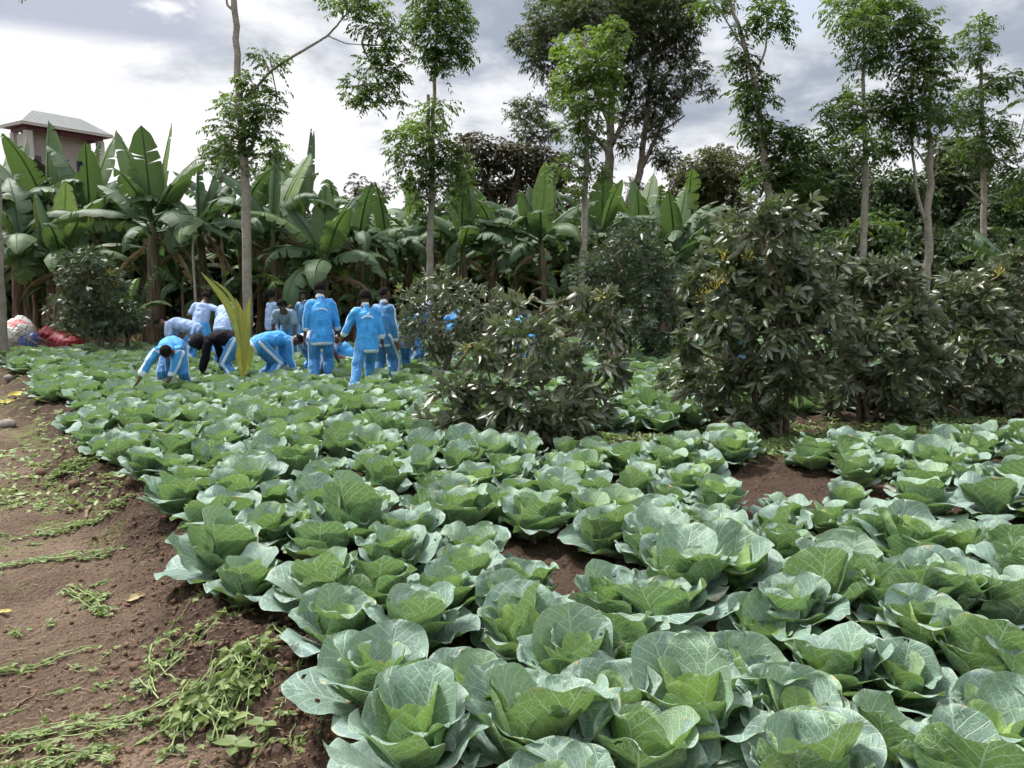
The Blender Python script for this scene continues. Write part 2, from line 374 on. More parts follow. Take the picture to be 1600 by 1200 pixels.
# building and sacks
M_WALL = plain('cream_render', (.45, .435, .39), .85, .08, 2)
M_MAROON = plain('maroon_paint', (.10, .02, .03), .6, .1)
M_GLASS = plain('dark_glass', (.02, .025, .05), .15, .2)
def m_roof(N):
    x, y, z = N.xyz(N.coord('UV')); r = ((x*3.2).m('FRACT')-.5).abs()
    n = N.noise(N.coord('Object'), 1.5, 3); col = N.mix(n, (.16, .17, .165), (.21, .22, .215)); col = N.mix(r.ss(.12, .03)*.6, col, (.2, .21, .21))
    return dict(color=col, bump=N.bump(r, .8, .05))
M_ROOF = material('metal_roof', m_roof, rough=.5)
def m_sack(N):
    x, y, z = N.xyz(N.coord('UV')); o = N.coord('Object'); n = N.noise(o, 9.0, 4)
    st = (x-.5).abs().ss(.038, .026); col = N.mix(n.ss(.3, .7), (.55, .55, .52), (.70, .70, .68)); col = N.mix(st, col, (.62, .20, .20))
    g = N.noise(o, 3.0, 2).ss(.55, .7)*.4; col = N.mix(g, col, (.30, .26, .20))
    return dict(color=col, bump=N.bump(n, .9, .05))
M_SACK = material('woven_sack', m_sack, rough=.6)
M_RED = plain('red_plastic', (.26, .018, .03), .5, .3, 6, .8)
M_BLUEB = plain('blue_plastic', (.05, .09, .28), .5, .3, 9, .5)
# ------------------------------------------------------------------ sky and sun
SUN_EL, SUN_AZ = math.radians(58), math.radians(-62)      # azimuth from +Y towards +X
sd = np.array([math.sin(SUN_AZ)*math.cos(SUN_EL), math.cos(SUN_AZ)*math.cos(SUN_EL), math.sin(SUN_EL)])
w = bpy.data.worlds.new('World'); SC.world = w; w.use_nodes = True; t = w.node_tree; t.nodes.clear(); N = NT(t)
out = N.new('ShaderNodeOutputWorld'); bg = N.new('ShaderNodeBackground'); bg.inputs[1].default_value = .1
sky = N.new('ShaderNodeTexSky', sky_type='NISHITA'); sky.sun_disc = False; sky.sun_elevation = SUN_EL; sky.sun_rotation = SUN_AZ
d = N.coord('Generated'); x, y, z = N.xyz(d); zz = z.max(.0)+.22
pv = N.comb(x/zz*1.0, y/zz*1.0, 3.7)
n1 = N.noise(pv, 1.9, 7, .56, .3); n2 = N.noise(pv, 4.6, 5, .6, .2); n3 = N.noise(pv, .8, 2, .5)
left = (x*-1.0).ss(.0, .34)
hi = z.ss(.10, .30)
thick = n1*.85+n2*.35+hi*.13-left*.10-z.ss(.20, .08)*.10+x.ss(.0, .3)*.04
dark = thick.ss(.56, .82)
c = N.mix(dark, (5.8, 5.85, 6.0), (2.3, 2.6, 3.15))
c = N.mix(left.ss(.45, 1.0)*(1.0-dark*.75)*.8, c, (6.7, 6.7, 6.7))
corner = (x*-1.0).ss(.30, .36)*z.ss(.245, .272)*n2.ss(.25, .45)
c2 = ((x+.54).abs().ss(.08, .02))*((z-.19).abs().ss(.07, .01))*n1.ss(.35, .55)
c = N.mix(corner*.85, c, (2.6, 2.8, 3.6)); c = N.mix(c2*.6, c, (3.9, 4.1, 4.8))
c = N.mix(z.ss(.42, .85), c, (9.8, 10.0, 10.4))
gap = n1.ss(.40, .33)*(1.0-left)*.45
skyc = N.new('ShaderNodeMix', data_type='RGBA'); N.put(skyc.inputs[0], gap); N.link(c, skyc.inputs[6]); t.links.new(sky.outputs[0], skyc.inputs[7])
hg = z.ss(-.02, -.10)
fin = N.mix(hg, S(t, skyc.outputs[2]), (1.2, .9, .7)); N.link(fin, bg.inputs[0]); t.links.new(bg.outputs[0], out.inputs[0])
sl = bpy.data.lights.new('sun', 'SUN'); sl.energy = 3.6; sl.angle = math.radians(11); sl.color = (1, .96, .9)
so = bpy.data.objects.new('sun', sl); COL.objects.link(so); so.rotation_euler = Vector([float(v) for v in sd]).to_track_quat('Z', 'Y').to_euler()
SC.view_settings.view_transform = 'Standard'; SC.view_settings.look = 'None'; SC.view_settings.exposure = .82; SC.view_settings.gamma = 1
SC.cycles.use_adaptive_sampling = True; SC.cycles.adaptive_threshold = .04; SC.cycles.adaptive_min_samples = 12
SC.cycles.max_bounces = 4; SC.cycles.diffuse_bounces = 2; SC.cycles.glossy_bounces = 2; SC.cycles.transmission_bounces = 4; SC.cycles.transparent_max_bounces = 6
SC.cycles.use_denoising = True; SC.cycles.sample_clamp_indirect = 4
# ------------------------------------------------------------------ ground
def nrow(x, y): return .8*x+.6*y            # distance across the beds
def along(x, y): return -.6*x+.8*y
EDGE = 1.22
def edge_n(s):                              # ragged near-left edge of the bed
    return EDGE+.10*np.sin(s*1.3+.6)+.06*np.sin(s*2.9)
def field_mask(x, y):
    n = nrow(x, y); s = along(x, y)
    m = sst(-.46, .0, n-edge_n(s))         # 0 path, 1 bed
    return m
PATCH = [(1150, 757, .36), (1200, 770, .40), (1265, 785, .34), (1380, 812, .38), (1450, 826, .38), (1520, 838, .36), (1250, 692, .4), (1330, 686, .45), (1410, 680, .45), (1500, 674, .45), (1590, 668, .4), (1000, 715, .3), (1110, 720, .25), (950, 695, .35), (1000, 690, .35), (915, 868, .38), (1250, 700, .5), (1400, 690, .5), (1050, 705, .35), (1480, 690, .35), (900, 690, .35), (545, 600, .55)]
def height(x, y):
    r = np.hypot(x, y); m = field_mask(x, y); n = nrow(x, y); s = along(x, y)
    near = 1-sst(9, 30, r)
    h = -.19*(1-m)
    bank = np.exp(-((n-edge_n(s)+.22)/.28)**2)
    h = h+near*((fbm(x*1.6, y*1.6, 3, 5)-.45)*.05+(fbm(x*4, y*4, 3, 19)-.45)*.05*(1-m)+(fbm(x*9, y*9, 4, 9)-.47)*(.034+.07*bank+.04*m)*1.2+(np.abs(fbm(x*26, y*26, 3, 4)-.45))*(.022+.06*bank+.03*m)*1.25)
    h = h+near*m*.012*np.sin(n/.42*2*PI)
    h = h+.02*bank
    return h
def hz(x, y): return float(height(np.array([x], float), np.array([y], float))[0])
a1 = np.arange(-46, 46.01, .22); a0 = np.concatenate([np.arange(-180, -46, 6.), a1, np.arange(50, 180, 6.)])
A = np.radians(a0); R = np.concatenate([[.05, .4], np.exp(np.arange(math.log(.9), math.log(14), .0075)), np.exp(np.arange(math.log(14.2), math.log(900), .06))])
AA, RR = np.meshgrid(A, R); X = RR*np.sin(AA); Y = RR*np.cos(AA); Z = height(X, Y)
na, nr = len(A), len(R); I = np.arange(nr-1)[:, None]*na; J = np.arange(na)[None]; K = (J+1) % na
q = np.stack([I+J, I+K, I+na+K, I+na+J], -1).reshape(-1, 4)
mk = field_mask(X, Y); n_ = nrow(X, Y)-edge_n(along(X, Y))
dry = (1-mk)*sst(-.1, -.7, n_)*.9+.1; dry = np.where(RR > 25, .5, dry)
green = np.clip((1-mk)*(sst(3.5, 8, RR))+.5*sst(6, 9, RR)*mk, 0, 1)
g = MB(); g.add(np.stack([X, Y, Z], -1).reshape(-1, 3), q, None, np.stack([X, Y], -1).reshape(-1, 2), np.stack([dry, mk, green], -1).reshape(-1, 3))
tag(g.build('ground', M_SOIL), kind='structure')
# ------------------------------------------------------------------ cabbages
def cab_leaf(mb, rng, phi, L, W, th0, th1, cup, r0, h0, inner, nu, nv, curl=0., ruffle=.02, twist=0., dmg=0.):
    v = np.sin(np.linspace(0, PI/2, nv+1))**.92; v[-1] = 1
    s = np.linspace(-1, 1, nu+1)
    k = .56+rng.uniform(-.05, .05)
    f = np.where(v < k, .13+.87*np.sin(PI/2*np.clip(v/k, 0, 1))**.98, np.sqrt(np.clip(1-((v-k)/(1-k))**2.1, 0, 1)))
    S_, V_ = np.meshgrid(s, v); F = f[:, None]
    x = S_*F*W*L; ed = np.clip(np.maximum(np.abs(S_)**3*sst(.15, .5, V_), sst(.8, 1, V_)), 0, 1)
    SF = S_*F; out = 1+ .035*ed*np.sin(SF*4+V_*9+rng.uniform(0, 6))+.011*ed*np.sin(V_*24+SF*7+rng.uniform(0, 6)); x = x*out
    # arc of the mid rib
    vv = np.linspace(0, 1, 41); th = th0+(th1-th0)*vv**1.3-curl*sst(.6, 1, vv)
    ax = np.concatenate([[0], np.cumsum(np.cos(th[:-1])/40)])*L; az = np.concatenate([[0], np.cumsum(np.sin(th[:-1])/40)])*L
    SF = S_*F; vq = v[:, None]*(1+sst(.4, .6, V_)*(-.05*SF**2+.025*SF*np.sin(SF*6+rng.uniform(0, 6))))
    cx = np.interp(vq, vv, ax); cz = np.interp(vq, vv, az); tq = np.interp(vq, vv, th)
    R = W*L/max(cup, .05); lx = R*np.sin(x/R); ln = R*(1-np.cos(x/R))
    p1, p2, p3 = rng.uniform(0, 6, 3)
    ln = ln+L*ruffle*ed*(F**.5*np.sin(V_*13+p1+np.sign(S_)*1.3)+.9*np.sin(SF*7+p2)*sst(.6, 1, V_)+.32*F*np.sin(V_*25+p3))
    ln = ln-L*.14*curl*np.abs(SF)**2.5*sst(.3, .8, V_)
    ln = ln+L*.034*(fbm(SF*5+p1*9, V_*6+p2*9, 2, 3)-.4)*sst(0, .3, V_)
    ln = ln-L*.02*np.exp(-(S_*F/.10)**2)*(1-V_*.6)
    lx = lx+twist*L*V_**2
    d = np.array([math.cos(phi), math.sin(phi), 0]); tt = np.array([-math.sin(phi), math.cos(phi), 0]); up = np.array([0, 0, 1.])
    P = d*(r0+cx-np.sin(tq)*ln)[..., None]+up*(h0+cz+np.cos(tq)*ln)[..., None]+tt*lx[..., None]
    n1 = nu+1; I = np.arange(nv)[:, None]*n1; J = np.arange(nu)[None]
    q = np.stack([I+J, I+J+1, I+n1+J+1, I+n1+J], -1).reshape(-1, 4)
    q = q[:, ::-1]                                    # front face = upper side
    if nu > 14 and rng.random() < .3:
        kill = set()
        for _ in range(rng.integers(1, 4)):
            a0, b0 = rng.integers(8, nv-5), rng.integers(3, nu-4)
            kill |= {a0*nu+b0, a0*nu+b0+1} if rng.random() < .5 else {a0*nu+b0, (a0+1)*nu+b0, (a0+1)*nu+b0+1}
        q = q[[i for i in range(len(q)) if i not in kill]]
    uv = np.stack([x/L, V_*np.ones_like(x)], -1).reshape(-1, 2)
    rn = rng.random(); t = np.stack([np.full_like(x, inner), np.full_like(x, rn), ed*(.75+.25*(V_ > .3))+dmg*ed*.5+(.62 if dmg > .42 else 0)], -1).reshape(-1, 3)
    mb.add(P.reshape(-1, 3), q, None, uv, t)
def cab_rosette(seed, nu, nv, nout=12, nin=6, size=1., open_=0.):
    rng = np.random.default_rng(seed); A_, B_ = MB(), MB(); ph = rng.uniform(0, 6.28)
    n = nout+nin
    for i in range(n):
        k = i/(n-1); ph += 2.39996+rng.uniform(-.3, .3)
        if i < nout:
            u = i/(nout-1)
            L = size*(.312-.03*u)*rng.uniform(.74, 1.16); W = rng.uniform(.48, .64)
            th0 = math.radians(11+52*u**.85+rng.uniform(-10, 8)); th1 = math.radians(24+48*u**.75+rng.uniform(-26, 18))
            curl = max(0, rng.normal(.40-.22*u, .38)); cup = .30+.50*u+rng.uniform(-.2, .35)
            cab_leaf(A_, rng, ph, L, W, th0+.05, th1, cup, .012, .05+.035*u, .0+.30*u*rng.uniform(.2, 1), nu, nv, curl, rng.uniform(.018, .058), rng.uniform(-.12, .12), dmg=(rng.random() < .4)*(1-u)*rng.uniform(.1, .6))
        else:
            u = (i-nout)/max(nin-1, 1)
            L = size*(.245-.085*u)*rng.uniform(.80, 1.18); W = rng.uniform(.48, .58)
            th0 = math.radians(60+14*u+rng.uniform(-6, 6)-8*open_); th1 = math.radians(78+24*u+rng.uniform(-14, 8)-26*open_)
            cab_leaf(B_, rng, ph, L, W, th0, th1, 1.0+.6*u+rng.uniform(-.2,.2), .01, .09, .50+.5*u, nu, max(nv-2, 5), rng.uniform(0, .25), .018, rng.uniform(-.05, .05))
    return A_, B_
mid_meshes = []; big_meshes = []
for k in range(9):
    a, b = cab_rosette(100+k, 12, 13, 12+k % 3, 4+k % 3, .9+.06*(k % 4), open_=k % 4*.45); mid_meshes.append((a.mesh('outer_leaves', M_CAB), b.mesh('heart', M_CAB)))
for k in range(14):
    a, b = cab_rosette(300+k, 20, 24, 12+k % 4, 4+(k*5) % 4, .90+.05*(k*3 % 5), open_=k % 4*.45); big_meshes.append((a.mesh('outer_leaves', M_CAB), b.mesh('heart', M_CAB)))
TR = """590,1035 645,1150 385,885 555,1000 824,1132 738,1042 640,952 899,1012 805,926 505,904 422,862 824,889 740,832 955,915 621,847 557,802 659,780 835,795 917,776 415,815 497,838
590,900 700,905 1040,930 960,1075 905,1170 1000,1150 720,1190
1105,799 1232,836 1019,844 1139,862 1300,796 1075,990 1187,949 1052,907 1277,907 1300,1012 1082,1087 1255,1087 1450,960 1551,1099 1487,874 1394,881 1394,1140 1270,1175 1570,926
1370,1000 1540,1010 1180,1040 1165,1170 1520,1190 1590,840 1400,925 1340,850 1420,838 1500,835 1330,761 1442,769 1562,765 1250,742 1520,735 1600,740 1610,890 1610,1040
780,711 919,719 1076,689 1144,692 994,745 1084,741 724,707 810,749 907,771 682,741 1020,790 950,815 870,835
328,798 350,845 297,739 272,760 203,629 219,714 260,690 187,682 160,655 119,636 350,760 380,720 330,700 440,755 480,770 500,735 540,760 600,740 430,710 470,700 580,705 640,710 300,670 360,665 700,770 760,775 560,850 640,880 460,800""".split()
rng = np.random.default_rng(5)
pts = []
for s_ in TR:
    a_, b_ = s_.split(','); g_ = G(float(a_), float(b_)+6, .19); pts.append((g_[0], g_[1], 1))
def ok(x, y, dmin):
    for p in pts[-1200:]:
        if abs(p[0]-x) < dmin and abs(p[1]-y) < dmin and math.hypot(p[0]-x, p[1]-y) < dmin: return False
    return True
tr_ = list(pts); pts = []
for p in tr_:
    if ok(p[0], p[1], .22): pts.append(p)
BUSHX = [(840, 700, .55), (1215, 665, .8), (1350, 655, .6), (1530, 650, .6), (1060, 640, .35), (900, 700, .35)]
bx = [tuple(G(a, b)[:2])+(r,) for a, b, r in BUSHX]; px_ = []
for a, b, r in PATCH:
    p_ = G(a, b)[:2]; sh_ = .42 if b > 740 else .15; l_ = math.hypot(*p_); px_.append((p_[0]*(1-sh_/l_), p_[1]*(1-sh_/l_), r))
pts = [p for p in pts if not any(math.hypot(p[0]-a, p[1]-b) < r*.8 for a, b, r in px_)]
for n in np.arange(EDGE+.02, 26, .31):
    for s in np.arange(-9, 24, .31):
        nn = n+rng.uniform(-.09, .09); ss_ = s+(.2 if int(round(n/.31)) % 2 else 0)+rng.uniform(-.10, .10)
        x = .8*nn-.6*ss_; y = .6*nn+.8*ss_
        if y < 1.0 or y > 17.3+.2*(x+12)*.8 or abs(x) > y*.80+1.2 or math.hypot(x, y) < 1.15: continue
        if nn < edge_n(ss_)+.03: continue
        if 5.12 < nn < 5.62 and y < 8: continue
        if any(math.hypot(x-a, y-b) < r for a, b, r in bx+px_): continue
        if abs(y-8.15-.25*(x-3)) < .42 and x > .8: continue
        if not ok(x, y, .235): continue
        pts.append((x, y, 0))
pts.sort(key=lambda p: p[1]**2+p[0]**2*.3)
ind, rest = [], []
for p in pts:
    px, py = proj((p[0], p[1], .2))
    (ind if len(ind) < 296 and -60 < px < 1660 and py < 1330 else rest).append(p)
rest = [p for p in rest if p[1] > 3 and -150 < proj((p[0], p[1], .2))[0] < 1750]
def zone(x, y, px, py, n):
    if n > 5.5 and py > 690: return 'blue-green cabbage in the right-hand bed beyond the strip of bare soil'
    if n < EDGE+.45: return 'outer cabbage of the wide bed leaning over the dark soil bank by the path'
    if n > 5.5: return 'cabbage growing behind or beside the avocado bushes at the right'
    if py > 950: return 'large open blue-green cabbage low in the front rows of the wide bed'
    if py > 800: return 'leafy cabbage in the wide bed, behind the front rows and before the narrow bare gaps'
    if py > 690: return 'cabbage in the middle rows of the wide bed, nearer than the avocado bush'
    return 'small-looking cabbage in the back rows between the middle of the bed and the bending people'
SPEC = {(824, 1132): 'biggest nearest cabbage at the bottom edge with a bright green open heart', (505, 904): 'open cabbage on the bank corner whose low outer leaf has yellow scorched margins',
        (640, 952): 'broad cabbage at the near-left corner of the lower rows, one fan-shaped leaf in front', (738, 1042): 'cabbage just behind the biggest nearest one, its round upright leaf shading a small inner leaf',
        (1551, 1099): 'cabbage at the right edge with one large round veined leaf facing the camera', (1442, 769): 'middle cabbage at the near edge of the right-hand bed above the bare soil strip'}
spec = {}
for (a_, b_), l in SPEC.items():
    g_ = G(a_, b_+6, .19); j = min(range(len(ind)), key=lambda i: (ind[i][0]-g_[0])**2+(ind[i][1]-g_[1])**2); spec[j] = l
for i, (x, y, tr) in enumerate(ind):
    px, py = proj((x, y, .2)); near = y < 4.6
    ms = big_meshes[i % 14] if near else mid_meshes[i % 9]
    z = hz(x, y)-.045
    e = empty('cabbage', (x, y, z), rng.uniform(0, 6.28)); sc = rng.uniform(.74, 1.0)*(1.04 if near else 1.02)
    e.scale = (sc, sc, sc*rng.uniform(1.0, 1.22)); e.rotation_euler[0] = rng.uniform(-.17, .17); e.rotation_euler[1] = rng.uniform(-.17, .17)
    tag(e, spec.get(i, zone(x, y, px, py, nrow(x, y))), 'cabbage', 'cabbages planted in rows')
    for nme, me in (('outer_leaves', ms[0]), ('heart', ms[1])):
        o = bpy.data.objects.new(nme, me); COL.objects.link(o); o.parent = e
far = []
for k in range(6):
    a, b = cab_rosette(500+k, 6, 7, 9, 5); far.append((a, b))
mb = MB()
for (x, y, _) in rest:
    k = rng.integers(6); c, s = math.cos(t0 := rng.uniform(0, 6.28)), math.sin(t0); sc = rng.uniform(.9, 1.15)
    for part in far[k]:
        V = np.concatenate(part.v); V = np.stack([V[:, 0]*c-V[:, 1]*s, V[:, 0]*s+V[:, 1]*c, V[:, 2]], 1)*sc+[x, y, -.05]
        mb.add(V, np.concatenate(part.q), None, np.concatenate(part.uv), np.concatenate(part.t))
if rest: tag(mb.build('distant_cabbages', M_CAB), 'the remaining small cabbages at the far end of the field', 'cabbages', kind='stuff')
print('cabbages', len(ind), len(rest))
# ------------------------------------------------------------------ trees and bushes
def rdir(rng, n, up=0.):
    v = rng.normal(size=(n, 3)); v = nrm(v); v[:, 2] += up; return nrm(v)
def clumps_world(cl, D, dx=0., rng=None, thick=1.0):
    out = []
    for c in cl:
        px, py, rx, ry = c[:4]; s = D/FPX
        off = (rng.uniform(-.5, .5)*rx*s*1.6 if rng is not None else 0)
        p = PD(px, py, D+off); out.append((p, np.array([rx*s, max(rx, ry*.8)*s*thick, ry*s]), c[4] if len(c) > 4 else 0))
    return out
def sprays(mb, rng, P, D_, nleaf, Ls, L, W, mat, tint, droop=.5, nseg=1):
    """pinnate sprays: leaflets in pairs along a drooping stalk"""
    N = len(P); side = nrm(np.cross(D_, np.array([0, 0, 1.])+rng.normal(size=(N, 3))*.2)); Ls = np.broadcast_to(Ls, (N,))
    B, AX, NO, T = [], [], [], []
    for k in range(nleaf):
        u = (k//2+1)/(nleaf//2+1); sg = 1 if k % 2 else -1
        b = P+D_*(Ls*u)[:, None]; b[:, 2] -= droop*Ls*u*u
        ax = nrm(side*sg+D_*.45+rng.normal(size=(N, 3))*.22-np.array([0, 0, .35]))
        B.append(b); AX.append(ax); NO.append(nrm(np.array([0, 0, 1.])+rng.normal(size=(N, 3))*.45)); T.append(tint)
    B = np.concatenate(B); n = len(B)
    leaves(mb, B, np.concatenate(AX), np.concatenate(NO), L*rng.uniform(.7, 1.2, n), W*rng.uniform(.7, 1.2, n), nseg, .25, .1, mat, np.concatenate(T))
def whorls(mb, rng, P, D_, nl, L, W, mat, tint, nseg=3, droop=.25, spread=.85):
    N = len(P); a0 = rng.uniform(0, 6.28, N); s1 = nrm(np.cross(D_, rng.normal(size=(N, 3)))); s2 = np.cross(D_, s1)
    B, AX, NO, T = [], [], [], []
    for k in range(nl):
        a = a0+k*2.4+rng.uniform(-.3, .3, N); r = s1*np.cos(a)[:, None]+s2*np.sin(a)[:, None]
        sp = spread*rng.uniform(.6, 1.25, N)[:, None]
        ax = nrm(D_*(1-.35*k/nl)+r*sp+rng.normal(size=(N, 3))*.15)
        B.append(P-D_*(k/nl*.5*L)); AX.append(ax); NO.append(nrm(D_-r*.3+rng.normal(size=(N, 3))*.3)); T.append(np.clip(tint+np.stack([rng.normal(0, .08, N), rng.uniform(-.1, .25, N), np.zeros(N)], 1), 0, 1))
    B = np.concatenate(B); n = len(B)
    leaves(mb, B, np.concatenate(AX), np.concatenate(NO), L*rng.uniform(.65, 1.15, n), W*rng.uniform(.7, 1.15, n), nseg, droop, .2, mat, np.concatenate(T))
def shell(rng, c, r, n, fill=.35):
    d = rdir(rng, n); u = rng.random(n)**fill
    nz = 1+.35*(fbm(d[:, 0]*2.3+c[0]*3+9, d[:, 2]*2.3+d[:, 1]*2+c[2]*3+9, 2, 7)-.45)*2
    return c+d*r*(u*nz)[:, None], d
def limb(mb, a, b, r0, r1, rng, sag=.1, n=6, mat=0):
    a = np.asarray(a, float); b = np.asarray(b, float); L = np.linalg.norm(b-a); t = np.linspace(0, 1, n)[:, None]
    k = rng.normal(size=3)*L*.07; P = a+(b-a)*t+np.sin(t*PI)*(k+np.array([0, 0, -sag*L]))
    tube(mb, P, np.linspace(r0, r1, n), 5, mat, cap=False)
def ptube(mb, pxs, D, radii, seg=10, dz=None, jit=None):
    P = np.array([PD(x, y, D+(d if dz else 0)) for (x, y), d in zip(pxs, dz or [0]*len(pxs))])
    n = 5*len(P); t = np.linspace(0, len(P)-1, n); 
    Q = np.stack([np.interp(t, range(len(P)), P[:, i]) for i in range(3)], 1)
    for _ in range(2): Q[1:-1] = (Q[:-2]+2*Q[1:-1]+Q[2:])/4
    if jit is not None: Q = Q+jit.normal(size=Q.shape)*radii[0]*.10
    tube(mb, Q, np.interp(t, np.linspace(0, len(P)-1, len(radii)), radii), seg, cap=False); return P
def tree(name, label, cat, group, D, trunks, cl, seed, style='pinnate', dens=1.0, bark_=None, leaf=None, L=.12, W=.045, base=None, thick=1.0):
    rng = np.random.default_rng(seed); C = clumps_world(cl, D, rng=rng, thick=thick)
    base = np.asarray(base if base is not None else PD(*trunks[0][0][0], D)); base = np.array([base[0], D, 0.0])
    root = empty(name, base); tm = MB(); cm = MB(); pts = []
    for k, (px, rad) in enumerate(trunks):
        px = list(px)
        if k == 0:
            gx, gy = proj((base[0], D, -.1)); px = [(float(gx), float(gy))]+px
        P = ptube(tm, px, D, [rad[0]*1.15]+list(rad) if k == 0 else rad, 10, jit=rng); t = np.linspace(0, len(P)-1, 40)
        pts.append(np.stack([np.interp(t, range(len(P)), P[:, i]) for i in range(3)], 1))
    PT = np.concatenate(pts); prev = []
    for (c, r, yel) in C:
        lo = np.concatenate([PT]+prev) if prev else PT
        j = lo[np.argmin(np.linalg.norm((lo-c)*[1, .6, .8], axis=1)+.6*np.maximum(0, lo[:, 2]-c[2])+(np.arange(len(lo)) >= len(PT))*.25)]; prev.append(c[None].copy())
        rad = .018+.012*max(r)
        limb(tm, j, c, rad, rad*.45, rng, .05)
        vol = r[0]*r[1]+r[0]*r[2]+r[1]*r[2]
        if style == 'pinnate':
            n = int(vol*115*dens/(L/.12)**1.3)+3; P, d = shell(rng, c, r*.92, n, .42)
            D_ = nrm(d*[1, 1, .45]+rng.normal(size=(n, 3))*.35+[0, 0, .12]); nl = 10; Ls = L*2.6*rng.uniform(.7, 1.2, n)
        elif style == 'feather':
            n = int(vol*62*dens)+3; P, d = shell(rng, c, r*.95, n, .45)
            D_ = nrm(d*[1, 1, .6]+rng.normal(size=(n, 3))*.5); nl = 10; Ls = L*2.2*rng.uniform(.6, 1.2, n)
        else:
            n = int(vol*34*dens)+3; P, d = shell(rng, c, r*.95, n, .4)
            D_ = nrm(d+rng.normal(size=(n, 3))*.5); nl = 8; Ls = L*1.6
        hi = np.clip((P[:, 2]-c[2])/r[2], -1, 1)
        sub = fbm(P[:, 0]*1.7+seed, P[:, 2]*1.7+P[:, 1], 2, seed % 50)
        t = np.stack([np.clip(yel*.9+rng.normal(.06, .08, n)+.55*(sub-.45), 0, 1), rng.uniform(0, .8, n)*(1-yel*.7), rng.random(n)], 1)
        sprays(cm, rng, P, D_, nl, Ls, L, W, 0, t, droop=.45 if style != 'feather' else .15)
        for q in range(min(6, max(2, n//12))):
            limb(tm, c+rng.normal(size=3)*r*.1, P[rng.integers(n)], rad*.4, .004, rng, .03, 4)
    for mb, nm, m in ((tm, 'trunk', bark_ or M_BARK), (cm, 'crown', leaf or M_TREE)):
        V = mb.v; mb.v = [v-base for v in V]; mb.build(nm, m, root)
    return tag(root, label, cat, group)
GT = 'slender lopped trees standing in and around the field'
tree('tall_slender_tree', 'tall slender grey-trunked tree behind the palm sprout, with a long side branch reaching right', 'tree', GT, 16.8,
     [([(388, 545), (386, 450), (384, 300), (377, 200), (371, 100), (364, -25)], [.115, .10, .095, .085, .07, .06]), ([(380, 160), (425, 108), (480, 75), (512, 56), (535, 30), (556, 5)], [.035, .03, .022, .012]),
      ([(512, 56), (540, 68), (566, 70)], [.014, .008]), ([(425, 112), (433, 150), (430, 175), (421, 200)], [.016, .008]), ([(386, 245), (396, 225), (400, 195)], [.05, .03]), ([(362, 14), (355, 8), (352, -12)], [.03, .02])],
     [(395, 130, 28, 24), (422, 95, 22, 14), (408, 85, 14, 8), (382, 170, 40, 22), (412, 165, 30, 22), (362, 158, 22, 12, .3), (368, 200, 34, 22), (402, 205, 26, 22), (345, 210, 18, 14), (350, 232, 26, 16), (410, 238, 26, 18), (437, 145, 9, 12), (372, 240, 20, 20),
      (562, 5, 50, 16), (582, 38, 32, 22), (602, 70, 30, 22), (582, 100, 30, 20), (558, 135, 28, 18), (600, 130, 30, 24), (625, 100, 16, 24), (580, 160, 30, 12), (630, 158, 9, 6), (535, 0, 30, 10), (615, 40, 18, 20)], 11, L=.105, W=.045, dens=.85)
tree('tall_slender_tree', 'slender tree right of the people with a dark upper crown and yellow-green lower tuft', 'tree', GT, 19,
     [([(672, 435), (673, 350), (676, 200), (680, 110), (685, 20)], [.085, .08, .05, .04, .03]), ([(673, 250), (669, 195), (669, 148)], [.05, .045, .04]), ([(668, 320), (700, 330), (716, 345)], [.03, .02])],
     [(685, -10, 38, 24), (690, 22, 48, 24), (660, 35, 20, 18), (716, 40, 20, 18), (690, 60, 40, 24), (665, 85, 20, 12), (702, 88, 28, 18), (690, 106, 16, 9), (722, 78, 14, 14),
      (662, 193, 34, 16, .75), (640, 212, 34, 13, .45), (622, 235, 18, 9, .3), (682, 225, 34, 24, .2), (652, 255, 38, 18), (702, 250, 28, 28), (690, 290, 38, 26), (642, 287, 18, 9, .2), (660, 322, 22, 12), (726, 265, 12, 22, .6), (684, 165, 26, 6, .5)], 12, L=.13, W=.05, dens=1.1)
tree('tall_slender_tree', 'slender tree with a bright green crown tipped with orange new leaves', 'tree', GT, 19.5,
     [([(908, 440), (912, 380), (915, 300), (918, 220), (912, 60)], [.09, .085, .075, .06, .03]), ([(930, 220), (938, 160)], [.03, .02])],
     [(888, 72, 20, 18, .9), (930, 62, 22, 16, 1.), (947, 80, 22, 22, .5), (905, 98, 32, 22, .9), (962, 50, 18, 18, .3), (890, 130, 26, 22, .7), (932, 128, 32, 24, .5), (900, 165, 28, 20, .4), (930, 170, 28, 20, .3), (893, 200, 20, 16, .2), (925, 205, 24, 18), (910, 235, 20, 12), (940, 105, 26, 20, .4),
      (882, 262, 22, 14, .2), (932, 270, 22, 18), (900, 290, 18, 9, .3)], 13, L=.13, W=.05, dens=1.25)
tree('tall_slender_tree', 'dark slender forked tree rising behind the tallest avocado bush', 'tree', GT, 21,
     [([(1206, 330), (1196, 260), (1188, 200), (1180, 130), (1158, 55), (1138, -10)], [.11, .10, .085, .06, .04]), ([(1182, 112), (1196, 80), (1200, 30)], [.035, .02]), ([(1170, 90), (1140, 40), (1120, 10)], [.03, .015])],
     [(1118, 3, 34, 9), (1202, 18, 28, 22), (1215, 42, 22, 16), (1158, 50, 16, 10), (1152, 100, 16, 10), (1163, 90, 18, 14), (1180, 125, 20, 13), (1168, 142, 28, 16), (1190, 160, 22, 18), (1182, 195, 28, 18), (1213, 215, 34, 22), (1243, 215, 22, 22), (1225, 250, 42, 32), (1200, 282, 34, 18), (1255, 290, 34, 28), (1250, 328, 24, 18)], 14, L=.14, W=.06, dens=1.25)
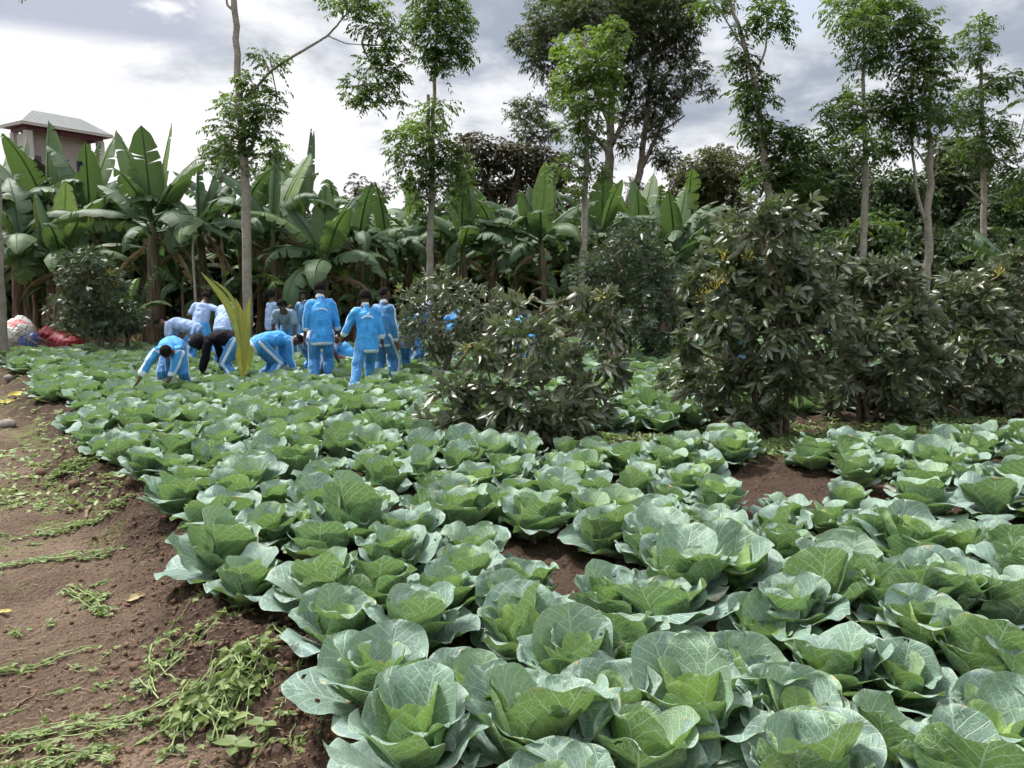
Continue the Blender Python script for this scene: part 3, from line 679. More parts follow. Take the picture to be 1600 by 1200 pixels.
tree('tall_slender_tree', 'straight slender tree with two stacked leafy crowns, left of the crooked-stemmed one', 'tree', GT, 20,
     [([(1350, 385), (1352, 300), (1352, 220), (1349, 115), (1352, 20)], [.085, .08, .06, .04, .02])],
     [(1328, 8, 38, 22, .5), (1372, 3, 42, 22, .2), (1402, 20, 34, 24), (1345, 40, 38, 18, .2), (1390, 50, 38, 24), (1350, 80, 28, 18), (1396, 90, 28, 12), (1345, 106, 14, 8), (1310, 162, 26, 12, .3), (1340, 152, 28, 16, .5), (1360, 182, 42, 20), (1310, 197, 32, 16, .2), (1390, 160, 28, 22), (1290, 226, 22, 11, .4), (1340, 225, 36, 22), (1372, 242, 28, 14)], 15, L=.14, W=.05, dens=1.2)
tree('tall_slender_tree', 'slender pale-trunked tree with a crooked side stem low on its left', 'tree', GT, 20,
     [([(1447, 435), (1453, 390), (1448, 340), (1455, 280), (1452, 200), (1455, 60)], [.10, .10, .085, .08, .05, .02]), ([(1448, 355), (1432, 300), (1426, 240), (1424, 200)], [.045, .035, .02]), ([(1450, 262), (1432, 235), (1420, 225)], [.03, .015])],
     [(1440, 40, 22, 28), (1457, 80, 32, 32), (1438, 120, 32, 28), (1420, 160, 32, 22), (1470, 130, 22, 22), (1455, 180, 38, 24), (1410, 202, 32, 18), (1476, 170, 18, 18), (1440, 72, 22, 18, .4), (1492, 190, 18, 12), (1425, 100, 14, 12, .6), (1405, 230, 18, 14)], 16, L=.14, W=.05, dens=1.2)
tree('tall_slender_tree', 'slender tree near the right edge with three small tiered tufts of leaves', 'tree', GT, 21,
     [([(1537, 385), (1538, 280), (1533, 130), (1530, 25)], [.075, .07, .045, .02]), ([(1538, 318), (1520, 300), (1508, 290)], [.03, .02])],
     [(1525, 42, 20, 18), (1532, 72, 22, 18), (1518, 92, 14, 8), (1572, 122, 20, 15), (1547, 132, 24, 14, .3), (1520, 147, 20, 12), (1513, 180, 24, 14), (1552, 190, 22, 16), (1535, 220, 36, 18), (1508, 232, 16, 10), (1557, 245, 26, 14), (1592, 215, 18, 14), (1592, 262, 18, 18), (1602, 155, 9, 7), (1600, 300, 20, 22)], 17, L=.14, W=.05, dens=1.3)
tree('slender_tree', 'brown-grey tree trunk cut off by the left edge of the view', 'tree', GT, 15.6,
     [([(-6, 540), (-9, 420), (-11, 300), (-16, 120), (-20, -60)], [.20, .165, .15, .13, .10])], [(-40, -60, 60, 30), (-70, 20, 40, 30)], 18, L=.13, W=.05)
GB = 'larger trees behind the banana grove'
tree('large_tree', 'big open-crowned tree with many forked dark limbs and feathery grey-green foliage', 'tree', GB, 33,
     [([(952, 345), (950, 270), (955, 180), (958, 90), (965, 0)], [.24, .20, .15, .10, .04]), ([(970, 345), (998, 280), (1006, 220), (1012, 150), (1030, 60), (1040, 0)], [.19, .15, .12, .09, .06, .03]), ([(1000, 270), (1025, 215), (1040, 180), (1080, 130)], [.09, .07, .04]),
      ([(955, 200), (930, 140), (905, 60), (880, 0)], [.12, .08, .05]), ([(955, 230), (985, 160), (995, 90)], [.1, .06, .04]), ([(952, 240), (900, 180), (850, 110)], [.09, .06, .03]), ([(1006, 220), (1050, 195), (1070, 180)], [.05, .03])],
     [(828, 60, 34, 20), (862, 28, 42, 26), (905, 22, 38, 32), (852, 92, 32, 26), (826, 172, 32, 22), (850, 205, 26, 12), (818, 205, 14, 10), (942, 20, 46, 36), (992, 20, 46, 36), (1030, 30, 46, 36), (1068, 30, 32, 36), (1062, 80, 34, 26), (1012, 80, 36, 32), (970, 70, 36, 32), (1086, 112, 20, 22), (1050, 132, 30, 22), (1002, 132, 36, 26), (962, 130, 26, 26), (1104, 142, 12, 11), (1032, 170, 34, 15), (985, 182, 26, 16), (978, 222, 16, 16), (1035, 240, 20, 14), (1020, 205, 20, 12), (1000, -20, 80, 20), (885, -20, 60, 20), (1070, -20, 36, 20), (880, 140, 22, 24), (1045, 255, 12, 8), (990, 290, 14, 8)], 31, 'feather', dens=1.5, bark_=M_BARKD, leaf=M_FEATH, L=.19, W=.055)
tree('broad_tree', 'broad dark brownish tree left of the big open-crowned tree', 'tree', GB, 36,
     [([(800, 350), (802, 300), (812, 260)], [.3, .25, .15]), ([(780, 350), (762, 300), (750, 260)], [.2, .14, .08]), ([(800, 320), (850, 280)], [.14, .08])],
     [(738, 226, 28, 18), (778, 240, 38, 26), (825, 245, 42, 26), (866, 262, 32, 30), (770, 288, 44, 30), (828, 300, 46, 30), (722, 258, 24, 26), (872, 308, 32, 24), (750, 325, 36, 18), (720, 300, 20, 20)], 32, 'clump', dens=1.9, bark_=M_BARKD, leaf=M_BROWNL, L=.24, W=.10)
tree('small_tree', 'small sparse brownish tree showing in the gap of sky above the middle bananas', 'tree', GB, 34,
     [([(575, 350), (572, 320), (562, 295)], [.09, .07, .04]), ([(573, 322), (590, 305)], [.05, .03])], [(560, 286, 20, 12), (577, 308, 22, 12), (592, 292, 14, 9), (560, 325, 18, 11), (548, 306, 12, 10)], 33, 'clump', dens=1.2, bark_=M_BARKD, leaf=M_BROWNL, L=.20, W=.08)
tree('round_tree', 'rounded olive-green tree left of the dark forked tree', 'tree', GB, 40,
     [([(1120, 360), (1118, 310), (1112, 280)], [.3, .24, .14])], [(1100, 258, 36, 20), (1088, 288, 40, 30), (1128, 280, 42, 34), (1080, 320, 30, 24), (1140, 322, 36, 26), (1060, 300, 18, 14), (1122, 240, 26, 12), (1060, 272, 14, 10), (1160, 262, 26, 20), (1100, 340, 40, 20)], 34, 'clump', dens=2.2, bark_=M_BARKD, leaf=M_OLIVE, L=.24, W=.09)
tree('leafy_tree', 'small green tree peeping over the bananas just right of the tall grey trunk', 'tree', GB, 24,
     [([(432, 330), (430, 270), (428, 235)], [.06, .05, .03])], [(427, 228, 10, 14, .6), (438, 250, 16, 14, .3), (430, 272, 26, 18, .1), (455, 278, 16, 16)], 35, L=.14, W=.06, dens=1.4)
tree('leafy_tree', 'pale green scrubby tree over the bananas just left of the tall grey trunk', 'tree', GB, 24,
     [([(345, 330), (343, 270), (342, 235)], [.06, .05, .03])], [(340, 228, 18, 14, .3), (352, 250, 20, 18, .3), (330, 255, 14, 14, .2), (375, 262, 18, 16)], 36, L=.12, W=.05, dens=1.2)
for i, (D, tr, cl, lb, lf) in enumerate([
    (31, [(1262, 400), (1264, 330), (1262, 280)], [(1262, 262, 34, 26), (1240, 300, 36, 30), (1285, 300, 38, 32), (1260, 340, 44, 28), (1220, 340, 34, 28)], 'dark bushy tree right behind the tallest avocado bush', M_TREED),
    (35, [(1330, 400), (1330, 330), (1325, 280)], [(1308, 262, 26, 20), (1332, 286, 38, 26), (1310, 320, 34, 30), (1350, 330, 36, 26), (1290, 350, 30, 30), (1330, 365, 40, 20)], 'dark tree mass between the two slender trunks and the tallest avocado bush', M_FEATH),
    (29, [(1405, 410), (1404, 350), (1402, 300)], [(1400, 290, 36, 22, .2), (1382, 318, 32, 24, .2), (1425, 318, 32, 26, .1), (1400, 350, 44, 26, .3), (1372, 365, 26, 16, .5), (1430, 370, 34, 20, .1)], 'mid-green bushy tree behind the crooked-stemmed slender tree', M_TREED),
    (33, [(1490, 410), (1492, 330), (1490, 270)], [(1486, 235, 32, 22), (1508, 262, 34, 26), (1476, 282, 36, 30), (1520, 305, 36, 30), (1490, 335, 44, 30), (1480, 370, 40, 22, .1)], 'tall dark tree between the crooked slender tree and the tiered one', M_FEATH),
    (30, [(1570, 410), (1572, 350), (1568, 310)], [(1568, 300, 34, 24), (1596, 322, 34, 26), (1548, 335, 32, 26, .2), (1580, 362, 44, 24, .2), (1530, 372, 32, 18, .3), (1612, 290, 24, 20)], 'dark green spreading tree low at the right edge', M_TREED),
    (27, [(1352, 420), (1352, 385)], [(1352, 362, 26, 14, .8), (1372, 352, 22, 12, .6), (1335, 378, 24, 12, .6), (1385, 378, 24, 12, .4)], 'low yellow-green leafy tree at the foot of the straight slender tree', M_TREE)]):
    tree('bushy_tree', lb, 'tree', GB, D, [(tr, [.14, .12, .06])], [(c[0], c[1], c[2]*1.2, c[3]*1.2)+tuple(v*.3 for v in c[4:]) for c in cl], 60+i, 'clump', dens=2.6, bark_=M_BARKD, leaf=lf, L=.22, W=.10)
# ------------------------------------------------------------------ avocado bushes
def bush(name, label, D, basepx, cl, seed, L=.150, W=.058, dens=1., leaf=None, group='broad-leaved bushes beside the cabbages', nstem=4, flowers=(), nl=8, nseg=3, cat='bush', avo=0, thick=1.):
    kk = 1.0 if seed == 201 else 1.18; cl = [(c[0], c[1], c[2]*kk, c[3]*kk)+tuple(c[4:]) for c in cl]
    rng = np.random.default_rng(seed); b = PD(basepx[0], basepx[1], D); b = np.array([b[0], D, hz(b[0], D)]); root = empty(name, b)
    tm, cm, fm = MB(), MB(), MB(); C = clumps_world(cl, D, rng=rng, thick=thick)
    tops = []
    for k in range(nstem):
        c, r, _ = C[(k*len(C))//nstem]; m = b+(c-b)*.5+rng.normal(size=3)*.12; m[2] = max(m[2], b[2]+.3); st = b+[rng.uniform(-.12, .12), rng.uniform(-.1, .1), -.05]
        P = np.array([st, st+(m-st)*.4+[0, 0, .02], m, c]); t = np.linspace(0, 3, 12); Q = np.stack([np.interp(t, range(4), P[:, i]) for i in range(3)], 1)
        for _ in range(2): Q[1:-1] = (Q[:-2]+2*Q[1:-1]+Q[2:])/4
        tube(tm, Q, np.linspace(.04, .015, 12), 7, cap=False); tops.append(Q)
    T = np.concatenate(tops)
    for (c, r, yel) in C:
        j = T[np.argmin(np.linalg.norm((T-c), axis=1)+np.where(T[:, 2] > c[2], .5, 0))]; limb(tm, j, c, .018, .009, rng, .02)
        vol = r[0]*r[1]+r[0]*r[2]+r[1]*r[2]
        n = int(vol*74*dens*(.155/L)**2)+4; P, d = shell(rng, c, r, n, .45)
        D_ = nrm(d*[1, 1, .5]+rng.normal(size=(n, 3))*.35+[0, 0, .35])
        sub = fbm(P[:, 0]*3+seed, P[:, 2]*3+P[:, 1], 2, 3)
        t = np.stack([np.clip(rng.normal(.18, .16, n)+(sub-.45)+yel, 0, 1), rng.uniform(0, .7, n), rng.random(n)], 1)
        whorls(cm, rng, P, D_, nl, L, W, 0, t, nseg)
        for q in range(n//3): limb(tm, c+(P[q]-c)*rng.uniform(0, .4), P[q], .0065, .003, rng, .03, 4)
    for (px, py, s) in flowers:
        c = PD(px, py, D-.25); n = int(34*s); d = rdir(rng, n, .4); P = c+d*rng.uniform(.02, .12*s, (n, 1)); leaves(fm, P, nrm(d+[0, 0, .3]), rdir(rng, n), .035, .014, 1, 0, .1, 0, np.stack([rng.random(n)]*3, 1))
        for q in range(0, n, 6): limb(fm, c-[0, 0, .05], P[q], .003, .002, rng, 0, 3)
    for k in range(avo):
        c, r, _ = C[rng.integers(len(C))]; blob(tm, c+[rng.uniform(-.2, .2), -r[1]*.9, -r[2]*.4], (.035, .035, .055), 10, 8, mat=1)
    for mb, nm, m in ((tm, 'branches', [M_TWIG, M_AVO]), (cm, 'foliage', leaf or M_AVO), (fm, 'blossom', M_FLOWER)):
        if not mb.v: continue
        mb.v = [v-b for v in mb.v]; mb.build(nm, m, root)
    return tag(root, label, cat, group)
bush('avocado_bush', 'sprawling loose avocado bush in the middle of the field, nearest of the bushes', 7.35, (840, 702),
     [(845, 560, 75, 45), (785, 600, 65, 42), (905, 585, 70, 45), (735, 640, 80, 32), (842, 660, 95, 32), (915, 640, 60, 34), (690, 655, 50, 18, .1), (965, 575, 30, 26), (945, 512, 40, 28), (880, 492, 55, 28), (805, 512, 50, 30), (760, 555, 45, 34), (860, 692, 70, 20), (830, 520, 60, 40), (720, 600, 50, 30), (880, 640, 80, 40), (700, 610, 40, 14), (800, 640, 60, 35), (945, 462, 22, 12), (905, 452, 20, 12), (800, 470, 30, 14)],
     201, avo=2, dens=.7, nstem=6, flowers=[(672, 633, .6), (725, 545, .5), (935, 462, .5)])
bush('avocado_bush', 'tallest avocado bush, with yellow blossom sprays on its left side', 8.1, (1215, 672),
     [(1185, 352, 60, 40), (1232, 335, 42, 26), (1150, 415, 58, 42), (1232, 415, 62, 50), (1118, 500, 48, 42), (1195, 505, 70, 46), (1278, 480, 60, 50), (1150, 580, 62, 46), (1232, 585, 58, 46), (1098, 600, 40, 38), (1190, 640, 52, 26), (1298, 570, 50, 40), (1085, 440, 22, 30), (1075, 540, 26, 24), (1200, 452, 60, 40)], 202, nstem=6, dens=1.4, flowers=[(1118, 445, 1.1), (1100, 462, .9), (1130, 400, .6), (1170, 400, .5)])
bush('avocado_bush', 'avocado bush right of the tallest one, with a rounded top', 8.9, (1345, 660),
     [(1340, 440, 50, 36), (1392, 432, 48, 34), (1350, 520, 62, 44), (1420, 500, 52, 44), (1378, 590, 62, 38), (1320, 608, 42, 32), (1440, 560, 52, 42), (1400, 640, 50, 22), (1330, 480, 44, 34), (1300, 400, 30, 20, .1)], 203, nstem=5, dens=1.4)
bush('avocado_bush', 'avocado bush at the right edge with yellowish tips', 9.6, (1530, 652),
     [(1500, 460, 50, 36, .1), (1560, 452, 52, 40, .15), (1590, 520, 46, 50), (1520, 540, 62, 44), (1480, 600, 46, 38), (1560, 610, 56, 38), (1615, 590, 40, 50), (1540, 500, 50, 40), (1460, 500, 30, 40), (1580, 415, 30, 18, .2)], 204, nstem=5, dens=1.4, flowers=[(1560, 425, .7), (1580, 520, .5), (1460, 600, .5)])
bush('dark_bush', 'dark fine-leaved bush behind the field, between the middle avocado bush and the bananas', 15, (985, 560),
     [(960, 395, 42, 40), (1000, 378, 38, 34), (970, 460, 52, 38), (1022, 430, 34, 44), (928, 425, 32, 34), (1000, 500, 44, 34), (1040, 540, 34, 30), (1045, 480, 30, 30), (940, 510, 40, 34)], 205, L=.15, W=.055, dens=1.5, leaf=M_AVO2, nl=6, nseg=1, group='dark bushes at the field edge')
bush('grey_bush', 'airy grey-green bush behind the middle avocado bush, hiding half of the farther people', 12.3, (690, 578),
     [(650, 470, 34, 28), (692, 448, 38, 28), (722, 490, 38, 36), (660, 520, 38, 28), (700, 540, 42, 24), (762, 480, 34, 34), (742, 530, 34, 24), (640, 500, 20, 20)], 206, L=.13, W=.045, dens=1.15, leaf=M_AVO, nl=6, nseg=2, group='dark bushes at the field edge', flowers=[(624, 452, .6)])
bush('dark_bush', 'dark blue-green shrub at the left end of the grove beside the sacks', 16.2, (150, 528),
     [(140, 425, 36, 30), (120, 470, 36, 34), (170, 480, 38, 34), (142, 508, 54, 18), (200, 502, 28, 22), (112, 412, 22, 22), (150, 400, 16, 14), (180, 440, 20, 20)], 207, L=.15, W=.055, dens=1.5, leaf=M_AVO2, nl=6, nseg=1, group='dark bushes at the field edge', flowers=[(172, 428, 1.3), (182, 445, .9)])
bush('low_bush', 'low pale grey bush between the middle and the tallest avocado bushes', 9.6, (1065, 625),
     [(1060, 590, 34, 20), (1090, 570, 24, 20), (1040, 612, 28, 12), (1085, 605, 26, 16)], 208, L=.13, W=.05, dens=.9)
# ------------------------------------------------------------------ banana grove
def ban_leaf(rng, base, az, el0, bend, L, Wd, a=0., tear=.5, fold=.25, dry=0., roll=0., pet=.32):
    """one banana leaf, local to base; returns MB"""
    mb = MB(); n = 26; t = np.linspace(0, 1, n+1); el = el0-bend*t**1.6
    dx = np.cos(el)*L/n; dz = np.sin(el)*L/n; r = np.concatenate([[0], np.cumsum(dx[:-1])]); z = np.concatenate([[0], np.cumsum(dz[:-1])])
    d = np.array([math.cos(az), math.sin(az), 0]); s = np.array([-math.sin(az), math.cos(az), 0]); up = np.array([0, 0, 1.])
    C = base+d*r[:, None]+up*z[:, None]; NR = -np.sin(el)[:, None]*d+np.cos(el)[:, None]*up
    if roll: c_, s_ = math.cos(roll), math.sin(roll); SD = s*c_+NR*s_; NR = NR*c_-s*s_
    else: SD = np.repeat(s[None], n+1, 0)
    k0 = int(n*pet*.55)
    tube(mb, C[::2], np.linspace(.032, .008, len(C[::2]))*(.4 if dry else 1), 5, 0, (a, .5, dry), cap=False)
    rn = rng.random()
    for sg in (-1, 1):
        j = k0
        while j < n:
            m = min(n, j+(int(rng.integers(1, 5)) if rng.random() < tear else int(rng.integers(6, 14))))
            u = (t[j:m+1]-t[k0])/(1-t[k0]); w = Wd*.5*np.clip(np.sin(PI*np.clip(u, .0, 1)**.62), 0, 1)**.62
            w = np.maximum(w, .012); w = w*(1+.05*rng.normal())
            dr = rng.normal(0, .14)*tear+fold; sk = .02+.03*rng.random()*(m-j < 5)
            V = []; U = []
            for q, f in enumerate((0, .35, .7, 1)):
                lat = w*f; ang = dr*f*(1.0+.6*f)+dry*1.0*f
                p = C[j:m+1]+SD[j:m+1]*sg*(lat*np.cos(ang))[:, None]-NR[j:m+1]*(lat*np.sin(ang))[:, None]+(d*np.cos(el[j:m+1])[:, None]+up*np.sin(el[j:m+1])[:, None])*(lat*.25)[:, None]
                if m-j < 5 or tear > .3:
                    e = np.linspace(sk, -sk, m-j+1)*f*f; p = p+(d*np.cos(el[j:m+1])[:, None]+up*np.sin(el[j:m+1])[:, None])*e[:, None]
                p[:, 2] += .02*f*np.sin(t[j:m+1]*40+rn*9+q)*Wd
                V.append(p); U.append(np.stack([np.full(m-j+1, f*sg), t[j:m+1]+w*f*0], 1))
            V = np.stack(V, 1); U = np.stack(U, 1); k = m-j
            I = np.arange(k)[:, None]*4; J = np.arange(3)[None]; q = np.stack([I+J, I+J+1, I+J+5, I+J+4], -1).reshape(-1, 4)
            if sg > 0: q = q
            else: q = q[:, ::-1]
            mb.add(V.reshape(-1, 3), q, None, U.reshape(-1, 2), (a, rn, dry)); j = m
    return mb
def banana(px, py, D, label, seed, size=1., nleaf=9, specs=(), ndry=3, cat='banana plant', stemr=.12, light=.1, up=0.):
    rng = np.random.default_rng(seed); top = PD(px, py, D); hgt = top[2]; x = top[0]+rng.uniform(-.25, .25)
    root = empty('banana_plant', (x, D, 0)); m = MB(); tp = np.array([top[0]-x, 0, hgt]); P = np.array([[0, 0, -.1], [0, 0, .1], tp*.4+[rng.uniform(-.05, .05), 0, 0], tp*.8, tp])
    tube(m, P, np.array([stemr*1.3, stemr*1.2, stemr, stemr*.75, stemr*.4])*size, 10, cap=False); m.build('stem', M_PSEUDO, root)
    az = rng.uniform(0, 6.28)
    L0 = list(specs)
    for k in range(nleaf):
        az += 2.4+rng.uniform(-.4, .4); u = k/max(nleaf-1, 1)
        L0.append((az, math.radians(70-58*u+rng.uniform(-20, 14)+up), math.radians(42+90*u+rng.uniform(-30, 45)), size*rng.uniform(1.7, 2.5)*(1-.15*abs(u-.4)), size*rng.uniform(.50, .72), (light if rng.random() < .25 else 0)*rng.uniform(.2, .8), rng.choice([.1, .5, .85, .95]), rng.uniform(.1, .6)))
    for (a, e, b, L, W, lt, tr, fo) in L0:
        lf = ban_leaf(rng, tp-[0, 0, rng.uniform(0, .4)], a, e, b, L, W*1.12, lt, min(.95, tr+.2), fo, 0, rng.uniform(-.5, .5)); lf.build('leaf', M_BAN, root)
    for k in range(ndry):
        lf = ban_leaf(rng, tp-[0, 0, rng.uniform(.15, .5)], rng.uniform(0, 6.28), math.radians(rng.uniform(-35, 10)), math.radians(rng.uniform(50, 75)), rng.uniform(1.3, 1.9)*size, .35*size, 0, .9, 1.0, .9); lf.build('dry_leaf', M_BAN, root)
    return tag(root, label, cat, 'banana plants in the grove behind the field')
R_ = math.radians
W_ = R_(180); E_ = 0.
BN = [(22, 335, 20.2, 'banana plant in front of the low maroon house at the left edge', [(R_(70), R_(80), R_(10), 2.3, .6, .1, .3, .3), (R_(120), R_(62), R_(20), 2.4, .6, .1, .2, .2)]),
      (140, 325, 20.0, 'banana plant in front of the right half of the veranda building', [(R_(60), R_(72), R_(14), 2.1, .6, .2, .1, .2), (R_(110), R_(80), R_(8), 1.9, .5, .1, .4, .3)]),
      (98, 400, 18.6, 'banana plant with one bright yellow-green upright leaf, between the grey shrub and the building', [(R_(85), R_(84), R_(8), 2.1, .62, 1., .05, .1), (R_(170), R_(40), R_(60), 2.2, .6, .0, .3, .3), (R_(20), R_(25), R_(70), 2.4, .6, 0, .1, .3)]),
      (75, 330, 20.5, 'tall banana plant whose ruffled upright leaf stands in front of the veranda', [(R_(80), R_(86), R_(5), 2.5, .75, .15, .5, .5), (R_(165), R_(50), R_(10), 2.6, .6, 0, .2, .35), (R_(60), R_(80), R_(12), 2.0, .55, .2, .05, .2)]),
      (238, 345, 18.2, 'banana plant on the thick brown ragged stem left of the people', [(R_(-95), R_(86), R_(6), 2.2, .75, .05, .1, .15), (R_(30), R_(80), R_(5), 2.6, .6, .55, .02, .1), (R_(170), R_(75), R_(14), 2.3, .6, .3, .3, .3), (R_(190), R_(20), R_(60), 2.3, .6, 0, .6, .5), (R_(-10), R_(15), R_(70), 2.2, .6, 0, .6, .5)]),
      (310, 345, 18.8, 'banana plant with a big ribbed leaf hanging down left of the tall grey trunk', [(R_(-80), R_(15), R_(85), 2.2, .7, .2, .3, .3), (R_(80), R_(88), R_(5), 1.8, .35, 0, .8, .6), (R_(15), R_(75), R_(15), 1.9, .5, 0, .3, .3)]),
      (30, 370, 19, 'banana plant at the left edge with broad leaves arching over the sacks', [(R_(-60), R_(30), R_(95), 2.2, .7, .1, .3, .3), (R_(200), R_(10), R_(60), 2.2, .6, .1, .6, .4), (R_(150), R_(60), R_(15), 2.4, .55, .1, .2, .3)]),
      (165, 350, 21, 'banana plant in the second row left of the thick brown stem', []),
      (425, 350, 19.2, 'banana plant with one light green leaf slanting right, above the bending people', [(R_(40), R_(66), R_(12), 2.3, .6, .5, .1, .1), (R_(60), R_(60), R_(15), 2.4, .75, .1, .6, .2), (R_(70), R_(84), R_(5), 2.3, .35, 0, .4, .5)]),
      (508, 400, 18.4, 'low banana plant with a pale-ribbed leaf pointing straight down above the tallest person', [(R_(-90), R_(5), R_(100), 1.5, .55, .1, .02, .1), (R_(88), R_(86), R_(5), 1.8, .55, .15, .02, .1), (R_(180), R_(35), R_(80), 1.7, .5, .1, .1, .2), (R_(0), R_(35), R_(85), 1.7, .5, .1, .1, .2)]),
      (375, 345, 20.6, 'banana plant half hidden by the tall grey trunk', []),
      (475, 350, 21.5, 'banana plant with a narrow upright leaf sticking into the sky', [(R_(70), R_(82), R_(5), 2.8, .35, 0, .6, .6), (R_(30), R_(84), R_(5), 2.6, .30, .1, .5, .6)]),
      (560, 375, 19.5, 'banana plant leaning over the two walking people', []),
      (605, 375, 21, 'banana plant left of the slender tree with the yellow-green tuft', []),
      (640, 365, 22.2, 'banana plant with upright light leaves left of the same slender trunk', [(R_(80), R_(88), R_(4), 1.9, .55, .6, .1, .1)]),
      (722, 372, 20.6, 'banana plant with a tall thin upright rib, right of the yellow-green tuft', [(R_(100), R_(80), R_(6), 2.0, .7, .1, .05, .2), (R_(-90), R_(88), R_(4), 1.8, .55, .1, .1, .3), (R_(0), R_(15), R_(60), 2.1, .6, .1, .6, .5)]),
      (775, 378, 21.5, 'banana plant behind the middle avocado bush, left part', []),
      (845, 368, 20.6, 'banana plant with a bright green upright leaf left of the orange-tipped tree', [(R_(70), R_(80), R_(3), 2.0, .5, .75, .05, .1), (R_(120), R_(75), R_(12), 1.8, .5, .1, .1, .2), (R_(185), R_(30), R_(40), 2.2, .5, .1, .5, .5)]),
      (890, 375, 22.4, 'banana plant behind the orange-tipped slender tree', []),
      (940, 365, 22, 'banana plant with one broad dark upright leaf under the big feathery tree', [(R_(-90), R_(86), R_(6), 1.7, .75, .1, .1, .1)]),
      (1000, 360, 23.2, 'banana plant with fan-like upright leaves left of the rounded olive tree', [(R_(50), R_(70), R_(6), 1.9, .6, .2, .1, .1), (R_(110), R_(78), R_(6), 1.9, .6, .15, .1, .1)]),
      (1055, 370, 22.6, 'rightmost clear banana plant, under the rounded olive tree', [(R_(60), R_(65), R_(6), 1.9, .6, .3, .1, .1), (R_(20), R_(45), R_(10), 1.8, .55, .1, .2, .2)]),
      (1100, 385, 25, 'banana plant mostly hidden behind the top of the tallest avocado bush', []),
      (1590, 425, 20, 'small pale banana plant at the right edge behind the avocado bushes', [(R_(160), R_(40), R_(20), 1.6, .5, .4, .1, .2)])]
for i, (px, py, D, lb, sp) in enumerate(BN):
    banana(px, py, D, lb, 400+i, size=.98 if px < 560 else .9, nleaf=(10 if sp else 13), specs=sp, light=.35, ndry=3 if px < 620 else 2, stemr=.17 if px == 238 else .12)
rngb = np.random.default_rng(77)
for i in range(26):
    px = -20+i*46+rngb.uniform(-12, 12); D = 22.5+(i % 3)*1.7+px*.0018
    banana(px, 352+rngb.uniform(-14, 20)-(12 if px < 560 else 0), D, 'banana plant in the back rows of the grove', 500+i, size=.95, nleaf=8, ndry=3, light=.45)
for i, (px, py, D, lb) in enumerate([(205, 470, 16.9, 'bright green young banana sucker left of the thick brown stem'), (222, 462, 17.2, 'small pale green sucker against the thick brown stem'), (285, 440, 17.8, 'yellowish young sucker behind the stooping shirts'), (452, 440, 18.0, 'young banana sucker left of the tallest person'), (560, 450, 18.6, 'young banana sucker between the tallest person and the walking pair'), (690, 440, 18.8, 'young banana sucker right of the slender trunk')]):
    banana(px, py, D, lb, 600+i, size=.42, nleaf=5, ndry=0, light=.8, stemr=.1, cat='banana sucker', up=5)
for i in range(30):
    px = rngb.uniform(10, 1060); D = rngb.uniform(18.6, 23)+px*.0022; sz = rngb.uniform(.5, .85)
    banana(px, 445-rngb.uniform(-25, 45), D, 'mid-height banana plant filling the gap between taller stems', 700+i, size=sz, nleaf=7, ndry=1, light=.4, stemr=.11)
# thin pale dead stalk
m = MB(); rng = np.random.default_rng(3); ptube(m, [(306, 480), (304, 440), (301, 400), (302, 370)], 17.6, [.035, .03, .03, .02]); tag(m.build('dead_stalk', M_BARKL), 'thin whitish dead stalk rising above the stooping people in pale shirts', 'stalk')
# dense thicket closing the grove behind
th = MB(); rng = np.random.default_rng(8); n = 9000
X = rng.uniform(-26, 18, n); Y = 26.5+rng.uniform(0, 2.5, n)+X*.05; Z = rng.uniform(0, 1, n)**.8*(3.0+1.0*fbm(X*.5+50, Y*0+3, 2, 4))
P = np.stack([X, Y, Z], 1); D_ = rdir(rng, n, .2); whorls(th, rng, P, D_, 5, .5, .22, 0, np.stack([rng.random(n)*.3, rng.random(n)*.8, rng.random(n)], 1), 1)
n = 4500; X = rng.uniform(10, 34, n); Y = 24.5+rng.uniform(0, 4, n); Z = rng.uniform(0, 1, n)*3.4; whorls(th, rng, np.stack([X, Y, Z], 1), rdir(rng, n, .2), 5, .25, .10, 0, np.stack([rng.random(n)*.05, .6+rng.random(n)*.4, rng.random(n)], 1), 1)
tag(th.build('undergrowth', M_TREED), 'dark undergrowth closing the view behind the banana stems', 'undergrowth', kind='stuff')
fl = MB(); n = 5000; X = rng.uniform(-19, 8, n); Y = rng.uniform(17.3, 24, n)+X*.02; P = np.stack([X, Y, np.full(n, .03)], 1)+rng.uniform(0, .05, (n, 3))
leaves(fl, P, rdir(rng, n)*[1, 1, .15], rdir(rng, n, 3), .35, .10, 2, -.1, .3, 0, np.stack([rng.random(n)*.5, rng.random(n), rng.random(n)], 1))
tag(fl.build('leaf_litter', M_LITTER), 'brown dead leaves littering the floor of the banana grove', 'litter', kind='stuff')
# ------------------------------------------------------------------ people
def remesh(mb, name, mats, vox, smooth_it=2):
    me = mb.mesh('tmp', mats); o = bpy.data.objects.new('tmp', me); COL.objects.link(o)
    m = o.modifiers.new('r', 'REMESH'); m.mode = 'VOXEL'; m.voxel_size = vox; m.use_smooth_shade = True
    if smooth_it: sm = o.modifiers.new('s', 'SMOOTH'); sm.factor = .5; sm.iterations = smooth_it
    dg = bpy.context.evaluated_depsgraph_get(); ev = o.evaluated_get(dg); r = bpy.data.meshes.new_from_object(ev)
    bpy.data.objects.remove(o); bpy.data.meshes.remove(me); r.name = name
    r.materials.clear()
    for q in (mats if isinstance(mats, (list, tuple)) else [mats]): r.materials.append(q)
    return r
def setattr3(me, a):
    n = len(me.vertices)
    if 'tint' in me.attributes: me.attributes.remove(me.attributes['tint'])
    at = me.attributes.new('tint', 'FLOAT_COLOR', 'POINT'); at.data.foreach_set('color', np.concatenate([a, np.ones((n, 1))], 1).astype(np.float32).ravel())
